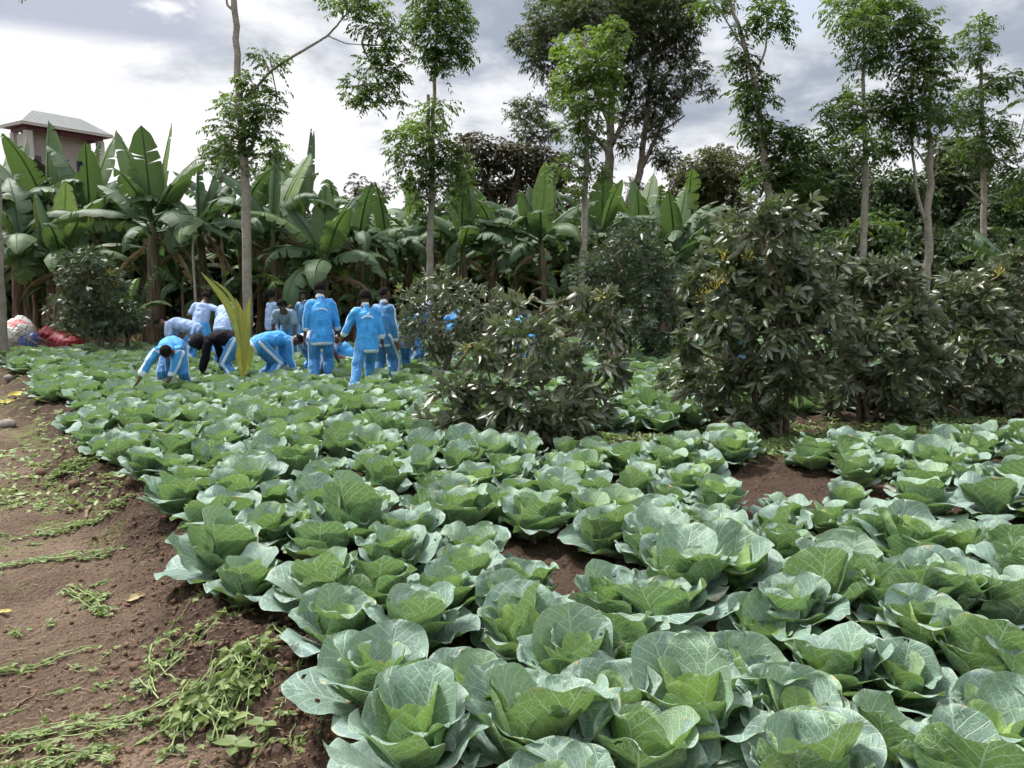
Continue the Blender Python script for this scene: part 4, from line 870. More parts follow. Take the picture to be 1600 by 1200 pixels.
def coords(me):
    v = np.empty(len(me.vertices)*3, np.float32); me.vertices.foreach_get('co', v); return v.reshape(-1, 3).astype(float)
def ik(a, b, l1, l2, pole):
    a = np.asarray(a, float); b = np.asarray(b, float); d = b-a; L = np.linalg.norm(d); Lm = (l1+l2)*.995
    if L > Lm: d = d/L*Lm; b = a+d; L = Lm
    u = d/L; x = (l1*l1-l2*l2+L*L)/(2*L); h = math.sqrt(max(l1*l1-x*x, 0)); p = np.asarray(pole, float); p = p-np.dot(p, u)*u; p = p/max(np.linalg.norm(p), 1e-6)
    return a+u*x+p*h, b
def seglerp(P, k=5):
    P = np.asarray(P, float); t = np.linspace(0, len(P)-1, (len(P)-1)*k+1); return np.stack([np.interp(t, range(len(P)), P[:, i]) for i in range(3)], 1)
def person(px, D, label, yaw=0, h=1.52, lean=5, side=0, pz=None, hands=None, feet=None, headp=0, heady=0, top=M_JACK, bot=M_TRO, sleeve='long', hem=.15,
           hair='short', stripes=True, vox=.012, tied=None, group='people working in the cabbage field', drop=0., text=False, hat=False, bandc=True, shadecol=0., curve=.5, bstripe=True, seed=0, cuffs=True, extra=None):
    """px: picture column of the pelvis, D: depth; local frame: x right, y forward, z up; yaw 0 faces away from the camera"""
    s = h/1.70; X0 = PD(px, 500, D)[0]; z0 = hz(X0, D)-.02; rng = np.random.default_rng(seed+int(px*7))
    lr = math.radians(lean); sr = math.radians(side); kz = (pz if pz is not None else .89)*s
    pel = np.array([0, 0, kz]); xr = np.array([1., 0, 0])
    def dirv(f): a = lr*f; v = np.array([math.sin(sr)*math.cos(a), math.sin(a), math.cos(a)*math.cos(sr)]); return v/np.linalg.norm(v)
    sp = [pel]
    for i in range(6): sp.append(sp[-1]+dirv(1-curve*.5+curve*(i+.5)/6)*.50*s/6)
    sp = np.array(sp); chest = sp[4]; nb = sp[-1]; td = nrm(sp[-1]-sp[3]); fwd = nrm(np.cross(td, -xr)); fwd = nrm(np.cross(xr, td))*-1 if np.dot(np.cross(xr, td), [0, 1, 0]) > 0 and lean < 60 else np.cross(td, xr)
    fwd = nrm(np.cross(td, xr)); lat = nrm(np.cross(fwd, td)); lat = lat if lat[0] > 0 else -lat
    if np.dot(fwd, np.array([0, math.cos(lr), -math.sin(lr)])) < 0: fwd = -fwd
    sh = {k: nb-td*.045*s+lat*k*.165*s for k in (-1, 1)}; hip = {k: pel+np.array([k*.085*s, 0, -.03*s]) for k in (-1, 1)}
    hands = hands or [(-.22, .08, .72), (.22, .08, .72)]; feet = feet or [(-.11, 0), (.11, 0)]
    arm, leg = {}, {}
    for k, hd, ft in ((-1, hands[0], feet[0]), (1, hands[1], feet[1])):
        e, wv = ik(sh[k], np.array(hd)*[1, 1, 1], .28*s, .25*s, (k*.5, -.8, -.2) if len(hd) < 4 else (k, 0, 0)); arm[k] = (sh[k], e, wv)
        an = np.array([ft[0], ft[1], .08*s]); kn, an = ik(hip[k], an, .42*s, .42*s, (k*.1, 1, 0)); leg[k] = (hip[k], kn, an)
    hp = math.radians(headp)+lr*.9; hy = math.radians(heady)
    hv = np.array([math.sin(sr)*.5, math.sin(hp), math.cos(hp)]); hv = nrm(hv); nk = nb+nrm(td+hv)*.075*s
    hc = nk+hv*.105*s; hf = np.array([0, math.cos(hp), -math.sin(hp)]); hr = nrm(np.cross(hf, hv)); hf = nrm(hf*math.cos(hy)+hr*math.sin(hy)); hr = nrm(np.cross(hf, hv))
    # body
    b = MB()
    tube(b, sp, [.13*s, .125*s, .115*s, .115*s, .13*s, .14*s, .10*s], 14, lat=xr if lean > 60 else lat, rad2=[.10*s, .095*s, .085*s, .09*s, .10*s, .09*s, .07*s])
    tube(b, [nb-td*.05, nk, hc-hv*.04*s], [.062*s, .052*s, .052*s], 10)
    def ell(c, r3, m=b, seg=16, rg=12):
        q = MB(); blob(q, (0, 0, 0), r3, seg, rg); V = q.v[0]; m.add(c+V[:, :1]*hr+V[:, 1:2]*hf+V[:, 2:]*hv, q.q[0], q.tr[0])
    ell(hc+hv*.02*s, (.079*s, .096*s, .104*s)); ell(hc+hf*.028*s-hv*.048*s, (.056*s, .066*s, .062*s)); ell(hc+hf*.092*s-hv*.012*s, (.014*s, .018*s, .022*s), seg=8, rg=6)
    ell(hc+hf*.082*s-hv*.052*s, (.026*s, .016*s, .012*s), seg=8, rg=6)
    ell(hc+hf*.078*s+hv*.022*s, (.045*s, .014*s, .008*s), seg=8, rg=6)
    for k in (-1, 1):
        ell(hc+hr*k*.077*s-hv*.008*s, (.010*s, .018*s, .030*s), seg=8, rg=6)
        S_, E, Wv = arm[k]; tube(b, seglerp([S_, E, Wv], 4), np.interp(np.linspace(0, 2, 9), [0, 1, 1.2, 2], [.048*s, .038*s, .040*s, .026*s]), 10)
        fa = nrm(Wv-E); pn = nrm(np.cross(fa, [0, 1, .3])); pl = nrm(np.cross(pn, fa)); hl = .18*s
        tube(b, [Wv, Wv+fa*hl*.3, Wv+fa*hl*.52], [.024*s, .034*s, .036*s], 8, lat=pl, rad2=[.02*s, .016*s, .014*s])
        for q in range(4):
            f0 = Wv+fa*hl*.48+pl*(q-1.5)*.019*s; fl = hl*(.46, .52, .48, .38)[q]; cu = nrm(fa+pn*(.5+.1*q)); tube(b, [f0, f0+fa*fl*.5, f0+fa*fl*.5+cu*fl*.5], [.0095*s, .009*s, .0075*s], 6)
        tb = Wv+fa*hl*.2+pl*.030*s*-1; tube(b, [tb, tb+nrm(fa-pl*.8)*.035*s, tb+nrm(fa-pl*.5+pn*.3)*.062*s], [.012*s, .0105*s, .009*s], 6)
        Hp, K, A = leg[k]; tube(b, seglerp([Hp, K, A], 4), np.interp(np.linspace(0, 2, 9), [0, 1, 1.3, 2], [.085*s, .055*s, .055*s, .036*s]), 10)
        tube(b, [A+[0, -.04*s, -.045*s], A+[k*.01, .06*s, -.05*s], A+[k*.02, .15*s, -.058*s]], [.034*s, .036*s, .028*s], 8, lat=xr, rad2=[.03*s, .026*s, .018*s])
    me = remesh(b, 'person', M_SKIN, min(vox, .0095)); V = coords(me); a = np.zeros((len(V), 3))
    for k in (-1, 1):
        Wv = arm[k][2]; a[:, 0] = np.maximum(a[:, 0], .45*(np.linalg.norm(V-(Wv+nrm(Wv-arm[k][1])*.1*s), axis=1) < .09*s)*((V-Wv) @ nrm(np.cross(nrm(Wv-arm[k][1]), [0, 1, .3])) > .004))
        ep = hc+hf*.085*s+hv*.006*s+hr*k*.030*s; de = np.linalg.norm((V-ep), axis=1); a[:, 1] = np.maximum(a[:, 1], (de < .014*s)*1.0); a[:, 2] = np.maximum(a[:, 2], (de < .007*s)*1.0)
    lp = hc+hf*.09*s-hv*.052*s; a[:, 0] = np.maximum(a[:, 0], .5*(np.linalg.norm((V-lp)*[1, 1, 1.6], axis=1) < .022*s)); setattr3(me, a)
    o = bpy.data.objects.new('person', me); COL.objects.link(o)
    o.location = (float(X0), float(D), z0-drop); o.rotation_euler = (0, 0, math.radians(yaw)-math.atan2(X0, D)); tag(o, label, 'person', group)
    def part(mb, nm, mat, vx=vox, attr=None, wr=.006, sm=2):
        m2 = remesh(mb, nm, mat, vx, sm); V = coords(m2)
        if wr:
            nn = np.empty(len(V)*3, np.float32); m2.vertices.foreach_get('normal', nn) if hasattr(m2.vertices[0], 'normal') else None; nn = nn.reshape(-1, 3)
            w_ = (fbm(V[:, 0]*8+V[:, 1]*5+seed, V[:, 2]*7+V[:, 1]*6, 3, 11)-.45)*2*wr*2.4+(fbm(V[:, 0]*16+seed, V[:, 2]*11+V[:, 1]*13, 2, 12)-.45)*wr
            V2 = V+nn*w_[:, None]; m2.vertices.foreach_set('co', V2.astype(np.float32).ravel()); m2.update()
        setattr3(m2, attr(V) if attr else np.tile([0, 0, shadecol], (len(V), 1)))
        p = bpy.data.objects.new(nm, m2); COL.objects.link(p); p.parent = o; return p
    # trousers
    t = MB(); tube(t, [pel-np.array([0, 0, .05*s]), pel+[0, 0, .02*s], sp[1]], [.135*s, .145*s, .138*s], 14, lat=xr, rad2=[.105*s, .12*s, .105*s])
    for k in (-1, 1):
        Hp, K, A = leg[k]; A2 = A+(K-A)*.04; Q = seglerp([Hp+[0, 0, .02], K, A2], 4); tube(t, Q, np.interp(np.linspace(0, 2, 9), [0, .5, 1, 2], [.115*s, .102*s, .088*s, .090*s]), 12)
    def limbattr(V, limbs, outs, on):
        st = np.full(len(V), 9.); best = np.full(len(V), 9.)
        for k in (-1, 1):
            Q = seglerp(limbs[k], 6); 
            for i in range(len(Q)-1):
                a_, b_ = Q[i], Q[i+1]; u = b_-a_; L2 = max(np.dot(u, u), 1e-9); tt = np.clip(((V-a_) @ u)/L2, 0, 1); d = V-(a_+tt[:, None]*u); dd = np.linalg.norm(d, axis=1)
                ou = outs[k]; un = u/math.sqrt(L2); ou = ou-np.dot(ou, un)*un; ou = ou/max(np.linalg.norm(ou), 1e-6); w_ = np.cross(un, ou)
                c = np.where(d @ ou > 0, d @ w_, 9.); m_ = dd < best; st = np.where(m_, c, st); best = np.where(m_, dd, best)
        return np.clip(.5+st*5, 0, 1) if on else np.full(len(V), 1.)
    def tatt(V):
        return np.stack([np.zeros(len(V)), limbattr(V, leg, {-1: np.array([-1., .0, 0]), 1: np.array([1., .0, 0])}, bstripe), np.full(len(V), shadecol)], 1)
    part(t, 'trousers', bot, vox, tatt, .010)
    # top
    j = MB(); hb = pel-dirv(1-curve*.5)*hem*s if lean < 50 else pel-dirv(1-curve*.5)*(hem*.6)*s
    w0 = 1.0; C = np.concatenate([[hb], sp])
    tube(j, C, np.array([.168, .182, .178, .172, .174, .182, .178, .10])*s, 18, lat=xr if lean > 60 else lat, rad2=np.array([.140, .152, .146, .140, .138, .138, .115, .075])*s, capf=.16)
    if sleeve == 'long' or sleeve == 'push': tube(j, [nb-td*.03*s, nk-td*.01], [.085*s, .066*s], 12)
    else: tube(j, [nb-td*.05*s, nb], [.085*s, .07*s], 12)
    f = {'long': 1.96, 'push': 1.5, 'short': .72}[sleeve]; ends = {}
    for k in (-1, 1):
        Q = seglerp(arm[k], 12); Q = Q[:int(f*12)+1]; n = len(Q); tube(j, np.concatenate([[sh[k]-lat*k*.07*s], Q]), np.concatenate([[.075*s], np.linspace(.076*s, (.056 if sleeve != 'short' else .074)*s, n)]), 12); ends[k] = Q[-1]
    bandv = .55 if bandc else 0
    def jatt(V):
        bd = np.zeros(len(V)); d0 = (V-hb) @ nrm(sp[1]-hb)
        arm_d = np.minimum.reduce([np.min(np.linalg.norm(V[:, None]-seglerp(arm[k], 4)[None], axis=2), axis=1) for k in (-1, 1)])
        if bandc:
            bd = np.where((d0 < .022*s) & (arm_d > .09*s), 1., 0)
            if cuffs:
                for k in (-1, 1): bd = np.maximum(bd, (np.linalg.norm(V-ends[k], axis=1) < .062*s)*1.)
            bd = np.maximum(bd, ((V-nk) @ td > -.012*s)*(np.linalg.norm(V-nk, axis=1) < .1*s)*1.)
        return np.stack([bd, limbattr(V, {k: (sh[k]-lat*k*.08*s+td*.02, sh[k], *arm[k][1:]) for k in (-1, 1)}, {k: lat*k+td*.8 for k in (-1, 1)}, stripes), np.full(len(V), shadecol)], 1)
    part(j, 'jacket' if sleeve != 'short' else 'shirt', top, vox, jatt, .010)
    # hair
    if hair and not hat:
        q = MB(); c_ = hc+hv*.028*s-hf*.010*s; r_ = {'short': (.088, .100, .102), 'full': (.103, .110, .116), 'rows': (.086, .100, .100)}[hair]; blob(q, (0, 0, 0), np.array(r_)*s, 18, 14, .02, rng); Vv = q.v[0]
        keep = Vv; Vv = np.where(((Vv[:, 1] > .045*s) & (Vv[:, 2] < .035*s))[:, None], Vv*[.9, .45, .8], Vv); Vv = np.where((Vv[:, 2] < -.05*s)[:, None], Vv*[.85, .85, .8], Vv)
        if hair == 'rows': Vv = Vv*(1+.035*np.cos(Vv[:, :1]/s*210))
        q.v[0] = c_+Vv[:, :1]*hr+Vv[:, 1:2]*hf+Vv[:, 2:]*hv; q.build('hair', M_HAIR, o)
    if hat:
        q = MB(); tube(q, [hc+hv*.02*s, hc+hv*.07*s, hc+hv*.125*s], [.100*s, .098*s, .07*s], 14, lat=hr); tube(q, [hc+hv*.028*s, hc+hv*.04*s], [.155*s, .12*s], 16, lat=hr); q.build('hat', hat if hat is not True else M_HAT, o)
    q = MB()
    for k in (-1, 1):
        A = leg[k][2]; q = MB(); tube(q, [A+[0, -.05*s, -.045*s], A+[k*.01, .06*s, -.048*s], A+[k*.02, .16*s, -.055*s]], [.042*s, .044*s, .034*s], 10, lat=xr, rad2=[.036*s, .032*s, .022*s]); q.build('shoe', M_SHOE, o)
    if tied:
        q = MB(); n = 5; c0 = sp[1]; down = np.array([0, 0, -1.]) if lean < 50 else nrm(np.array([0, -.55, -1.])); a_ = np.linspace(0, 2*PI, 29)[:-1]
        ln = tied[1]; V = []
        for i in range(7):
            u = i/6; c = c0+down*ln*u*s+(np.array([0, -.05*u, 0]) if lean < 50 else 0); rr = (.165+.05*u)*(1+.05*u*np.sin(a_*7+1)+.04*u*np.sin(a_*3)); V.append(c+np.stack([rr*s*np.cos(a_), rr*.86*s*np.sin(a_), .02*u*np.sin(a_*2)], 1))
        V = np.array(V).reshape(-1, 3); I = np.arange(6)[:, None]*28; J = np.arange(28)[None]; K = (J+1) % 28; q.add(V, np.stack([I+J, I+K, I+28+K, I+28+J], -1).reshape(-1, 4), None, None, np.tile([0, 1., 0], (len(V), 1)))
        q.v[0] = q.v[0]; bd = np.zeros((len(V), 3)); bd[:, 1] = 1; bd[-28:, 0] = .8; q.t[0] = bd
        p = q.build('tied_jacket', tied[0], o); m_ = p.modifiers.new('solid', 'SOLIDIFY'); m_.thickness = .012
        if len(tied) > 2:
            for k in (-1, 1):
                q = MB(); w_ = sp[1]+np.array([k*.05, .13*s, 0]); tube(q, seglerp([sp[1]+[k*.14*s, .03, 0], w_, w_+[k*.03, .02, -.28*s]], 4), .03*s, 8); q.build('tied_sleeve', tied[0], o)
    if text:
        q = MB(); bc = sp[4]+td*.03*s; n = 17; 
        for i in range(n):
            if i in (5, 11): continue
            an = (i-(n-1)/2)/(n-1)*1.5; hh = .020*s*rng.uniform(.85, 1.1); ww = .0085*s
            px_ = math.sin(an)*.125*s; pz_ = (math.cos(an)-1)*.115*s; 
            base_ = bc+lat*px_+td*pz_; zof = .146*s; tn = lat*math.cos(an)-td*math.sin(an); un = td*math.cos(an)+lat*math.sin(an)
            c0 = base_-fwd*(zof-.55*px_*px_/.16)
            for (u0, v0, u1, v1) in [((-1, -1, -1, 1)), ((1, -1, 1, 1)) if i % 3 else ((0, -1, 0, 1)), ((-1, (1, 0, -1)[i % 3], 1, (1, 0, -1)[i % 3]))]:
                tube(q, [c0+tn*ww*u0*.7+un*hh*v0*.5, c0+tn*ww*u1*.7+un*hh*v1*.5], .0034*s, 5)
        if text == 'logo':
            for i_, (x_, h_) in enumerate([(-.018, .014), (0, .026), (.018, .038)]):
                c0 = nb-td*.10*s+lat*x_*s-fwd*.150*s; tube(q, [c0-td*.012*s, c0+td*(h_-.02)*s], .007*s, 6)
        q.build('back_print', M_WHITE, o)
    if extra: extra(o, dict(sp=sp, hc=hc, hf=hf, hv=hv, arm=arm, s=s, nb=nb, td=td, fwd=fwd, lat=lat, nk=nk))
    return o
def cord(o, d):
    q = MB(); s = d['s']
    for k in (-1, 1): p = d['nk']-d['td']*.02+d['hf']*.08*s+d['hr' if 'hr' in d else 'lat']*k*.035*s; tube(q, [p, p+[k*.01, .03, -.09*s], p+[0, .03, -.2*s]], .004, 5)
    q.build('drawstring', M_WHITE, o)
F = .0095
# 1 bending towards the camera, nearest at the left
person(270, 10.9, 'person bending over at the front left, facing the camera, reaching into a cabbage', yaw=170, h=1.52, lean=94, pz=.84, hands=[(.02, .52, .30), (.40, .48, .32)], feet=[(-.14, -.05), (.16, .05)], headp=0, hair='short', vox=F, sleeve='push', extra=cord, seed=1)
# 2 grey jacket at the waist, bending left
person(303, 14.2, 'person in a pale shirt stooping left with a dark grey jacket round the waist', yaw=75, h=1.55, lean=76, pz=.86, hands=[(-.15, .50, .42), (.12, .45, .40)], feet=[(-.10, -.12), (.10, .18)], headp=10, top=M_TEE, sleeve='short', stripes=False, bandc=False, vox=F, tied=(M_GREYJ, .36), seed=2)
person(312, 15.4, 'person seen from behind in a pale shirt with a blue jacket tied round the waist', yaw=-12, h=1.55, lean=22, side=8, hands=[(-.2, .25, .85), (.36, .22, 1.12)], feet=[(-.20, 0), (.20, .0)], headp=25, hair='full', top=M_TEE, sleeve='short', stripes=False, bandc=False, tied=(M_JACK, .34), seed=3)
person(349, 13.9, 'person bent away behind the palm sprout, pale shirt and long blue cloth round the hips', yaw=-20, h=1.6, lean=48, pz=.92, hands=[(-.22, .35, .6), (.22, .4, .6)], feet=[(-.14, 0), (.14, .1)], headp=50, top=M_TEE, sleeve='short', stripes=False, bandc=False, tied=(M_JACK, .62), seed=4)
person(368, 12.2, 'person in a black jacket and black hat stooping to the left beside the palm sprout', yaw=70, h=1.52, lean=88, pz=.82, hands=[(-.12, .52, .26), (.16, .30, .24)], feet=[(-.12, -.05), (.12, .1)], headp=22, top=M_BLK, bandc=False, stripes=False, hair=None, hat=M_BLK, vox=F, seed=5)
person(404, 12.2, 'person in a bright blue jacket bending to the right beside the palm sprout', yaw=-72, h=1.55, lean=84, pz=.76, hands=[(-.1, .46, .22), (.14, .50, .25)], feet=[(-.13, 0), (.14, .04)], headp=18, vox=F, hem=.26, seed=6)
person(424, 16.6, 'small far person standing sideways in a pale shirt with one hand raised', yaw=-62, h=1.5, lean=4, hands=[(-.05, .34, 1.10), (.12, .38, 1.14)], top=M_TEE, sleeve='short', stripes=False, bandc=False, hair='full', seed=7)
person(452, 15.0, 'person leaning forward in a grey-blue shirt, facing the camera, left of the tallest person', yaw=165, h=1.55, lean=52, hands=[(-.2, .38, .55), (.32, .22, .45)], feet=[(-.1, .05), (.13, -.1)], headp=-5, hair='full', top=M_GTEE, sleeve='short', stripes=False, bandc=False, seed=8)
person(478, 16.8, 'person mostly hidden behind the tallest one, only face and shoulder showing', yaw=150, h=1.5, lean=6, headp=5, hair='full', top=M_TEAL, seed=9)
person(474, 12.9, 'person in a whitish shirt stooping behind the tallest person, one bare arm reaching right', yaw=-75, h=1.5, lean=86, pz=.80, hands=[(-.12, .60, .42), (.16, .55, .30)], feet=[(-.12, -.08), (.14, .1)], headp=20, top=M_WTEE, sleeve='short', stripes=False, bandc=False, seed=10)
person(502, 11.9, 'tallest standing person seen from behind, blue jacket with a white arc of lettering', yaw=6, h=1.66, lean=7, hands=[(-.27, .10, .66), (.30, .12, .70)], feet=[(-.12, 0), (.11, .06)], headp=8, heady=14, sleeve='push', hem=.18, vox=F, text=True, seed=11)
person(548, 14.3, 'person squatting behind the walking pair, dark head and blue back', yaw=70, h=1.4, lean=50, pz=.36, hands=[(-.1, .45, .25), (.12, .4, .25)], feet=[(-.14, .12), (.14, .16)], headp=0, hair='full', seed=12)
person(573, 11.35, 'walking person seen from behind, logo and arc of lettering on the blue jacket', yaw=10, h=1.55, lean=8, hands=[(-.42, .20, .66), (.27, .02, .56)], feet=[(-.26, -.28), (.04, .14)], headp=10, heady=-4, hair='full', sleeve='push', hem=.19, vox=F, text='logo', seed=13)
def held(o, d):
    q = MB(); w_ = d['arm'][-1][2]; q2 = MB(); boxm(q, w_+[-.02, .0, -.12], (.03, .13, .20)); p = q.build('held_cloth', M_WHITE, o)
person(597, 11.9, 'person with braided rows of hair facing right, close behind the walking one, long striped sleeve', yaw=-38, h=1.58, lean=5, hands=[(-.20, .12, .62), (.22, .10, .60)], feet=[(-.1, -.1), (.1, .1)], headp=6, heady=35, hair='rows', top=M_TEAL, bot=M_TEAL, vox=F, seed=14)
person(624, 12.6, 'person bending away with a lavender cloth stretched over the hips, left of the grey bush', yaw=10, h=1.5, lean=70, pz=.84, hands=[(-.2, .5, .5), (.2, .5, .5)], feet=[(-.12, 0), (.14, -.05)], headp=20, tied=(M_LAV, .22), hem=.02, seed=15)
person(640, 14.0, 'person in a pale hat half hidden by the grey bush', yaw=-120, h=1.5, lean=35, pz=.8, headp=10, hat=True, seed=16)
person(655, 14.6, 'person in blue stooping inside the outline of the grey bush', yaw=80, h=1.5, lean=70, pz=.8, hands=[(-.1, .5, .4), (.1, .5, .4)], seed=17)
person(706, 15.2, 'person in blue glimpsed through the right side of the grey bush', yaw=-60, h=1.5, lean=30, pz=.8, seed=18)
person(824, 12.4, 'person in blue glimpsed through the top of the middle avocado bush', yaw=20, h=1.5, lean=45, pz=.82, seed=19)
person(1165, 14, 'person in blue glimpsed through the tallest avocado bush', yaw=60, h=1.5, lean=50, pz=.8, seed=20)
person(1308, 14, 'person in blue glimpsed between the two right-hand avocado bushes', yaw=-60, h=1.5, lean=55, pz=.8, seed=21)
# ------------------------------------------------------------------ small plants, debris, sacks, building
def grd(px, py, dz=0.): 
    z = -.1
    for _ in range(4): p = G(px, py, z); z = hz(p[0], p[1])
    return np.array([p[0], p[1], z+dz])
def onground(P, dz=0.): P = np.asarray(P, float).copy(); P[:, 2] = height(P[:, 0], P[:, 1])+dz; return P
def local(mbs, base):
    for mb in mbs: mb.v = [v-base for v in mb.v]
# palm sprout
base = grd(380, 592); base = np.array([PD(380, 592, 11.55)[0], 11.55, hz(PD(380, 592, 11.55)[0], 11.55)]); root = empty('palm_sprout', base); rng = np.random.default_rng(4)
st = MB(); tube(st, [[0, 0, -.1], [.0, 0, .1], [-.01, 0, .42]], [.035, .035, .03], 8, tint=(.1, 0, 0)); st.build('stalk', M_PALM, root)
for k, (pts_, w_, tn) in enumerate([([(379, 585), (374, 520), (352, 470), (314, 425)], .15, .5), ([(378, 585), (378, 530), (370, 480), (352, 452), (330, 436)], .07, .95), ([(380, 585), (382, 530), (376, 490), (368, 466)], .10, .2), ([(381, 585), (385, 530), (385, 490), (391, 465)], .10, .15), ([(382, 585), (389, 560), (391, 545), (389, 540)], .10, .1), ([(378, 590), (371, 560), (372, 545), (374, 540)], .08, .1)]):
    m = MB(); Q = seglerp([PD(x, y, 11.55-.05*k)-base for x, y in pts_], 6)
    for _ in range(3): Q[1:-1] = (Q[:-2]+2*Q[1:-1]+Q[2:])/4
    n = len(Q); u = np.linspace(0, 1, n); w = w_*.5*np.maximum(np.sin(PI*u**.8)**.7, .05); T = nrm(np.gradient(Q, axis=0)); Sd = nrm(np.cross(T, [0, 1, .3])); Nn = np.cross(Sd, T)
    V = np.stack([Q-Sd*w[:, None]+Nn*(w*.45)[:, None], Q, Q+Sd*w[:, None]+Nn*(w*.45)[:, None]], 1); I = np.arange(n-1)[:, None]*3; J = np.arange(2)[None]
    m.add(V.reshape(-1, 3), np.stack([I+J, I+J+1, I+J+4, I+J+3], -1).reshape(-1, 4), None, np.stack([np.tile([-1, 0, 1], n), np.repeat(u, 3)], 1), (tn, .1, 0)); m.build('frond', M_PALM, root)
tag(root, 'yellow-green young palm sprout standing upright among the bending people', 'palm')
# sacks by the left tree
rng = np.random.default_rng(21)
def sackmesh(name, mat, L, Wd, Ht, loc, rz, tilt, label, crumple=.12, col=None, fold=0):
    me = bpy.data.meshes.new(name); n, k = 44, 34; mb = MB(); u = np.linspace(0, 1, n); a = np.arange(k)/k*2*PI
    U, A_ = np.meshgrid(u, a, indexing='ij'); e = np.clip(np.minimum(U, 1-U)*7, 0, 1)**.45; sq = lambda c, p: np.sign(c)*np.abs(c)**p
    y = sq(np.cos(A_), .7)*Wd/2*e*(.92+.12*np.sin(U*3)); z = sq(np.sin(A_), .75)*Ht/2*np.clip(np.minimum(U, 1-U)*5, 0, 1)**.7; x = (U-.5)*L
    d = (fbm(U*5+3+L*9, A_*1.5+3, 3, 8)-.45)*crumple*Ht*2.2+fold*(np.abs(((U*6+A_*1.1) % 1)-.5)-.25)*Ht
    z = z+d*np.sign(z+.001)*.8; y = y+d*.6; V = np.stack([x, y, z+Ht*.42], -1).reshape(-1, 3)
    I = np.arange(n-1)[:, None]*k; J = np.arange(k)[None]; K = (J+1) % k; mb.add(V, np.stack([I+J, I+K, I+k+K, I+k+J], -1).reshape(-1, 4), None, np.stack([(A_/(2*PI)+.25+.02*np.sin(U*6)) % 1, U], -1).reshape(-1, 2))
    o = mb.build(name, mat, None, Vector([float(c) for c in loc])); o.rotation_euler = (math.radians(tilt[0]), math.radians(tilt[1]), math.radians(rz)); return tag(o, label, 'sack' if 'sack' in name else 'plastic sheet')
def place(px, D, z=0.0): return (PD(px, 500, D)[0], D, z)
s1 = sackmesh('woven_sack', M_SACK, .72, .60, .58, place(38, 17.15, .36), 8, (38, -27), 'bulging white woven sack with a faded red stripe, leaning by the left trunk', .16)
s2 = sackmesh('red_sack', M_RED, .62, .5, .44, place(74, 17.3, .20), 20, (0, 14), 'crumpled red plastic sack just right of the white sack', .3, fold=.35)
s3 = sackmesh('red_sack', M_RED, .70, .5, .36, place(98, 17.1, .16), -12, (0, 12), 'flatter dark red plastic sack, rightmost of the sacks', .3, fold=.35)
s4 = sackmesh('blue_bag', M_BLUEB, .42, .4, .34, place(44, 16.9, .22), 5, (0, 0), 'small dark blue bag tucked under the white sack', .25, fold=.3); s4['category'] = 'bag'
# dry brush heap behind the sack
bm_ = MB(); 
for i in range(60):
    p = np.array(place(rng.uniform(12, 70), 16.4+rng.uniform(-.3, .4), rng.uniform(0, .7))); limb(bm_, p, p+rng.normal(size=3)*[.35, .2, .25], .008, .003, rng, 0, 4)
tag(bm_.build('dry_brush', M_TWIG), 'tangle of dry twigs behind the white sack', 'twigs', kind='stuff')
# ---- weeds on the path
def vine(sm, lm, rng, P, r=.0035, nl=14, L=.045, tint=0., lift=.012):
    P = np.asarray(P, float); Q = seglerp(P, 8)
    for _ in range(3): Q[1:-1] = (Q[:-2]+2*Q[1:-1]+Q[2:])/4
    Q = Q+np.stack([np.zeros(len(Q))]*3, 1); Q = onground(Q, lift)+np.abs(fbm(Q[:, 0]*9, Q[:, 1]*9, 2, 6)[:, None]-.4)*[0, 0, .06]
    tube(sm, Q, np.linspace(r, r*.6, len(Q)), 5, cap=False)
    i = rng.integers(0, len(Q), nl); b = Q[i]+rng.normal(size=(nl, 3))*[.012, .012, .002]; ax = nrm(rng.normal(size=(nl, 3))*[1, 1, .25]+[0, 0, .12])
    for j in range(3):
        a = (j-1)*.9; c, s = math.cos(a), math.sin(a); ax2 = np.stack([ax[:, 0]*c-ax[:, 1]*s, ax[:, 0]*s+ax[:, 1]*c, ax[:, 2]], 1)
        leaves(lm, b, ax2, nrm([0, 0, 1.]+rng.normal(size=(nl, 3))*.5), L*rng.uniform(.6, 1.2, nl), L*.55*rng.uniform(.7, 1.1, nl), 2, .15, .2, 0, np.stack([np.clip(rng.normal(.35+tint, .25, nl), 0, 1), rng.random(nl)*.6, rng.random(nl)], 1), peak=.85)
def weed(label, path, seed, n=5, spread=.05, nl=9, L=.040, name='uprooted_weed'):
    rng = np.random.default_rng(seed); P = np.array([grd(x, y) for x, y in path]); sm, lm = MB(), MB()
    for k in range(n):
        off = rng.normal(size=2)*spread; i0 = 0 if rng.random() < .6 else 1; Q = P[i0 if len(P) > 2 else 0:].copy(); Q[:, :2] += off; Q[1:-1, :2] += rng.normal(size=(max(len(Q)-2, 0), 2))*spread*.8; vine(sm, lm, rng, Q, .0035, nl, L, lift=.012+.012*k/max(n, 1))
    root = empty(name, P[0]); local((sm, lm), P[0]); sm.build('stems', M_STEM, root); lm.build('leaves', M_WEED, root)
    return tag(root, label, 'weed', 'pulled weeds lying on the path')
weed('long bundle of pulled pale stems across the path at the left edge', [(-20, 895), (60, 880), (130, 876), (175, 862)], 1, 6, .03, 9)
weed('pulled weed trailing up the bank towards the low corner cabbage', [(250, 1080), (232, 1050), (300, 1010), (350, 965), (385, 950)], 2, 4, .04, 14)
weed('thin arching pulled vine left of the weed heap', [(270, 1068), (228, 1045), (235, 1010), (262, 1000)], 3, 2, .02, 12)
weed('long pulled vine running out of the heap towards the left bottom corner', [(300, 1085), (240, 1110), (150, 1135), (60, 1150), (-10, 1165)], 4, 5, .035, 13)
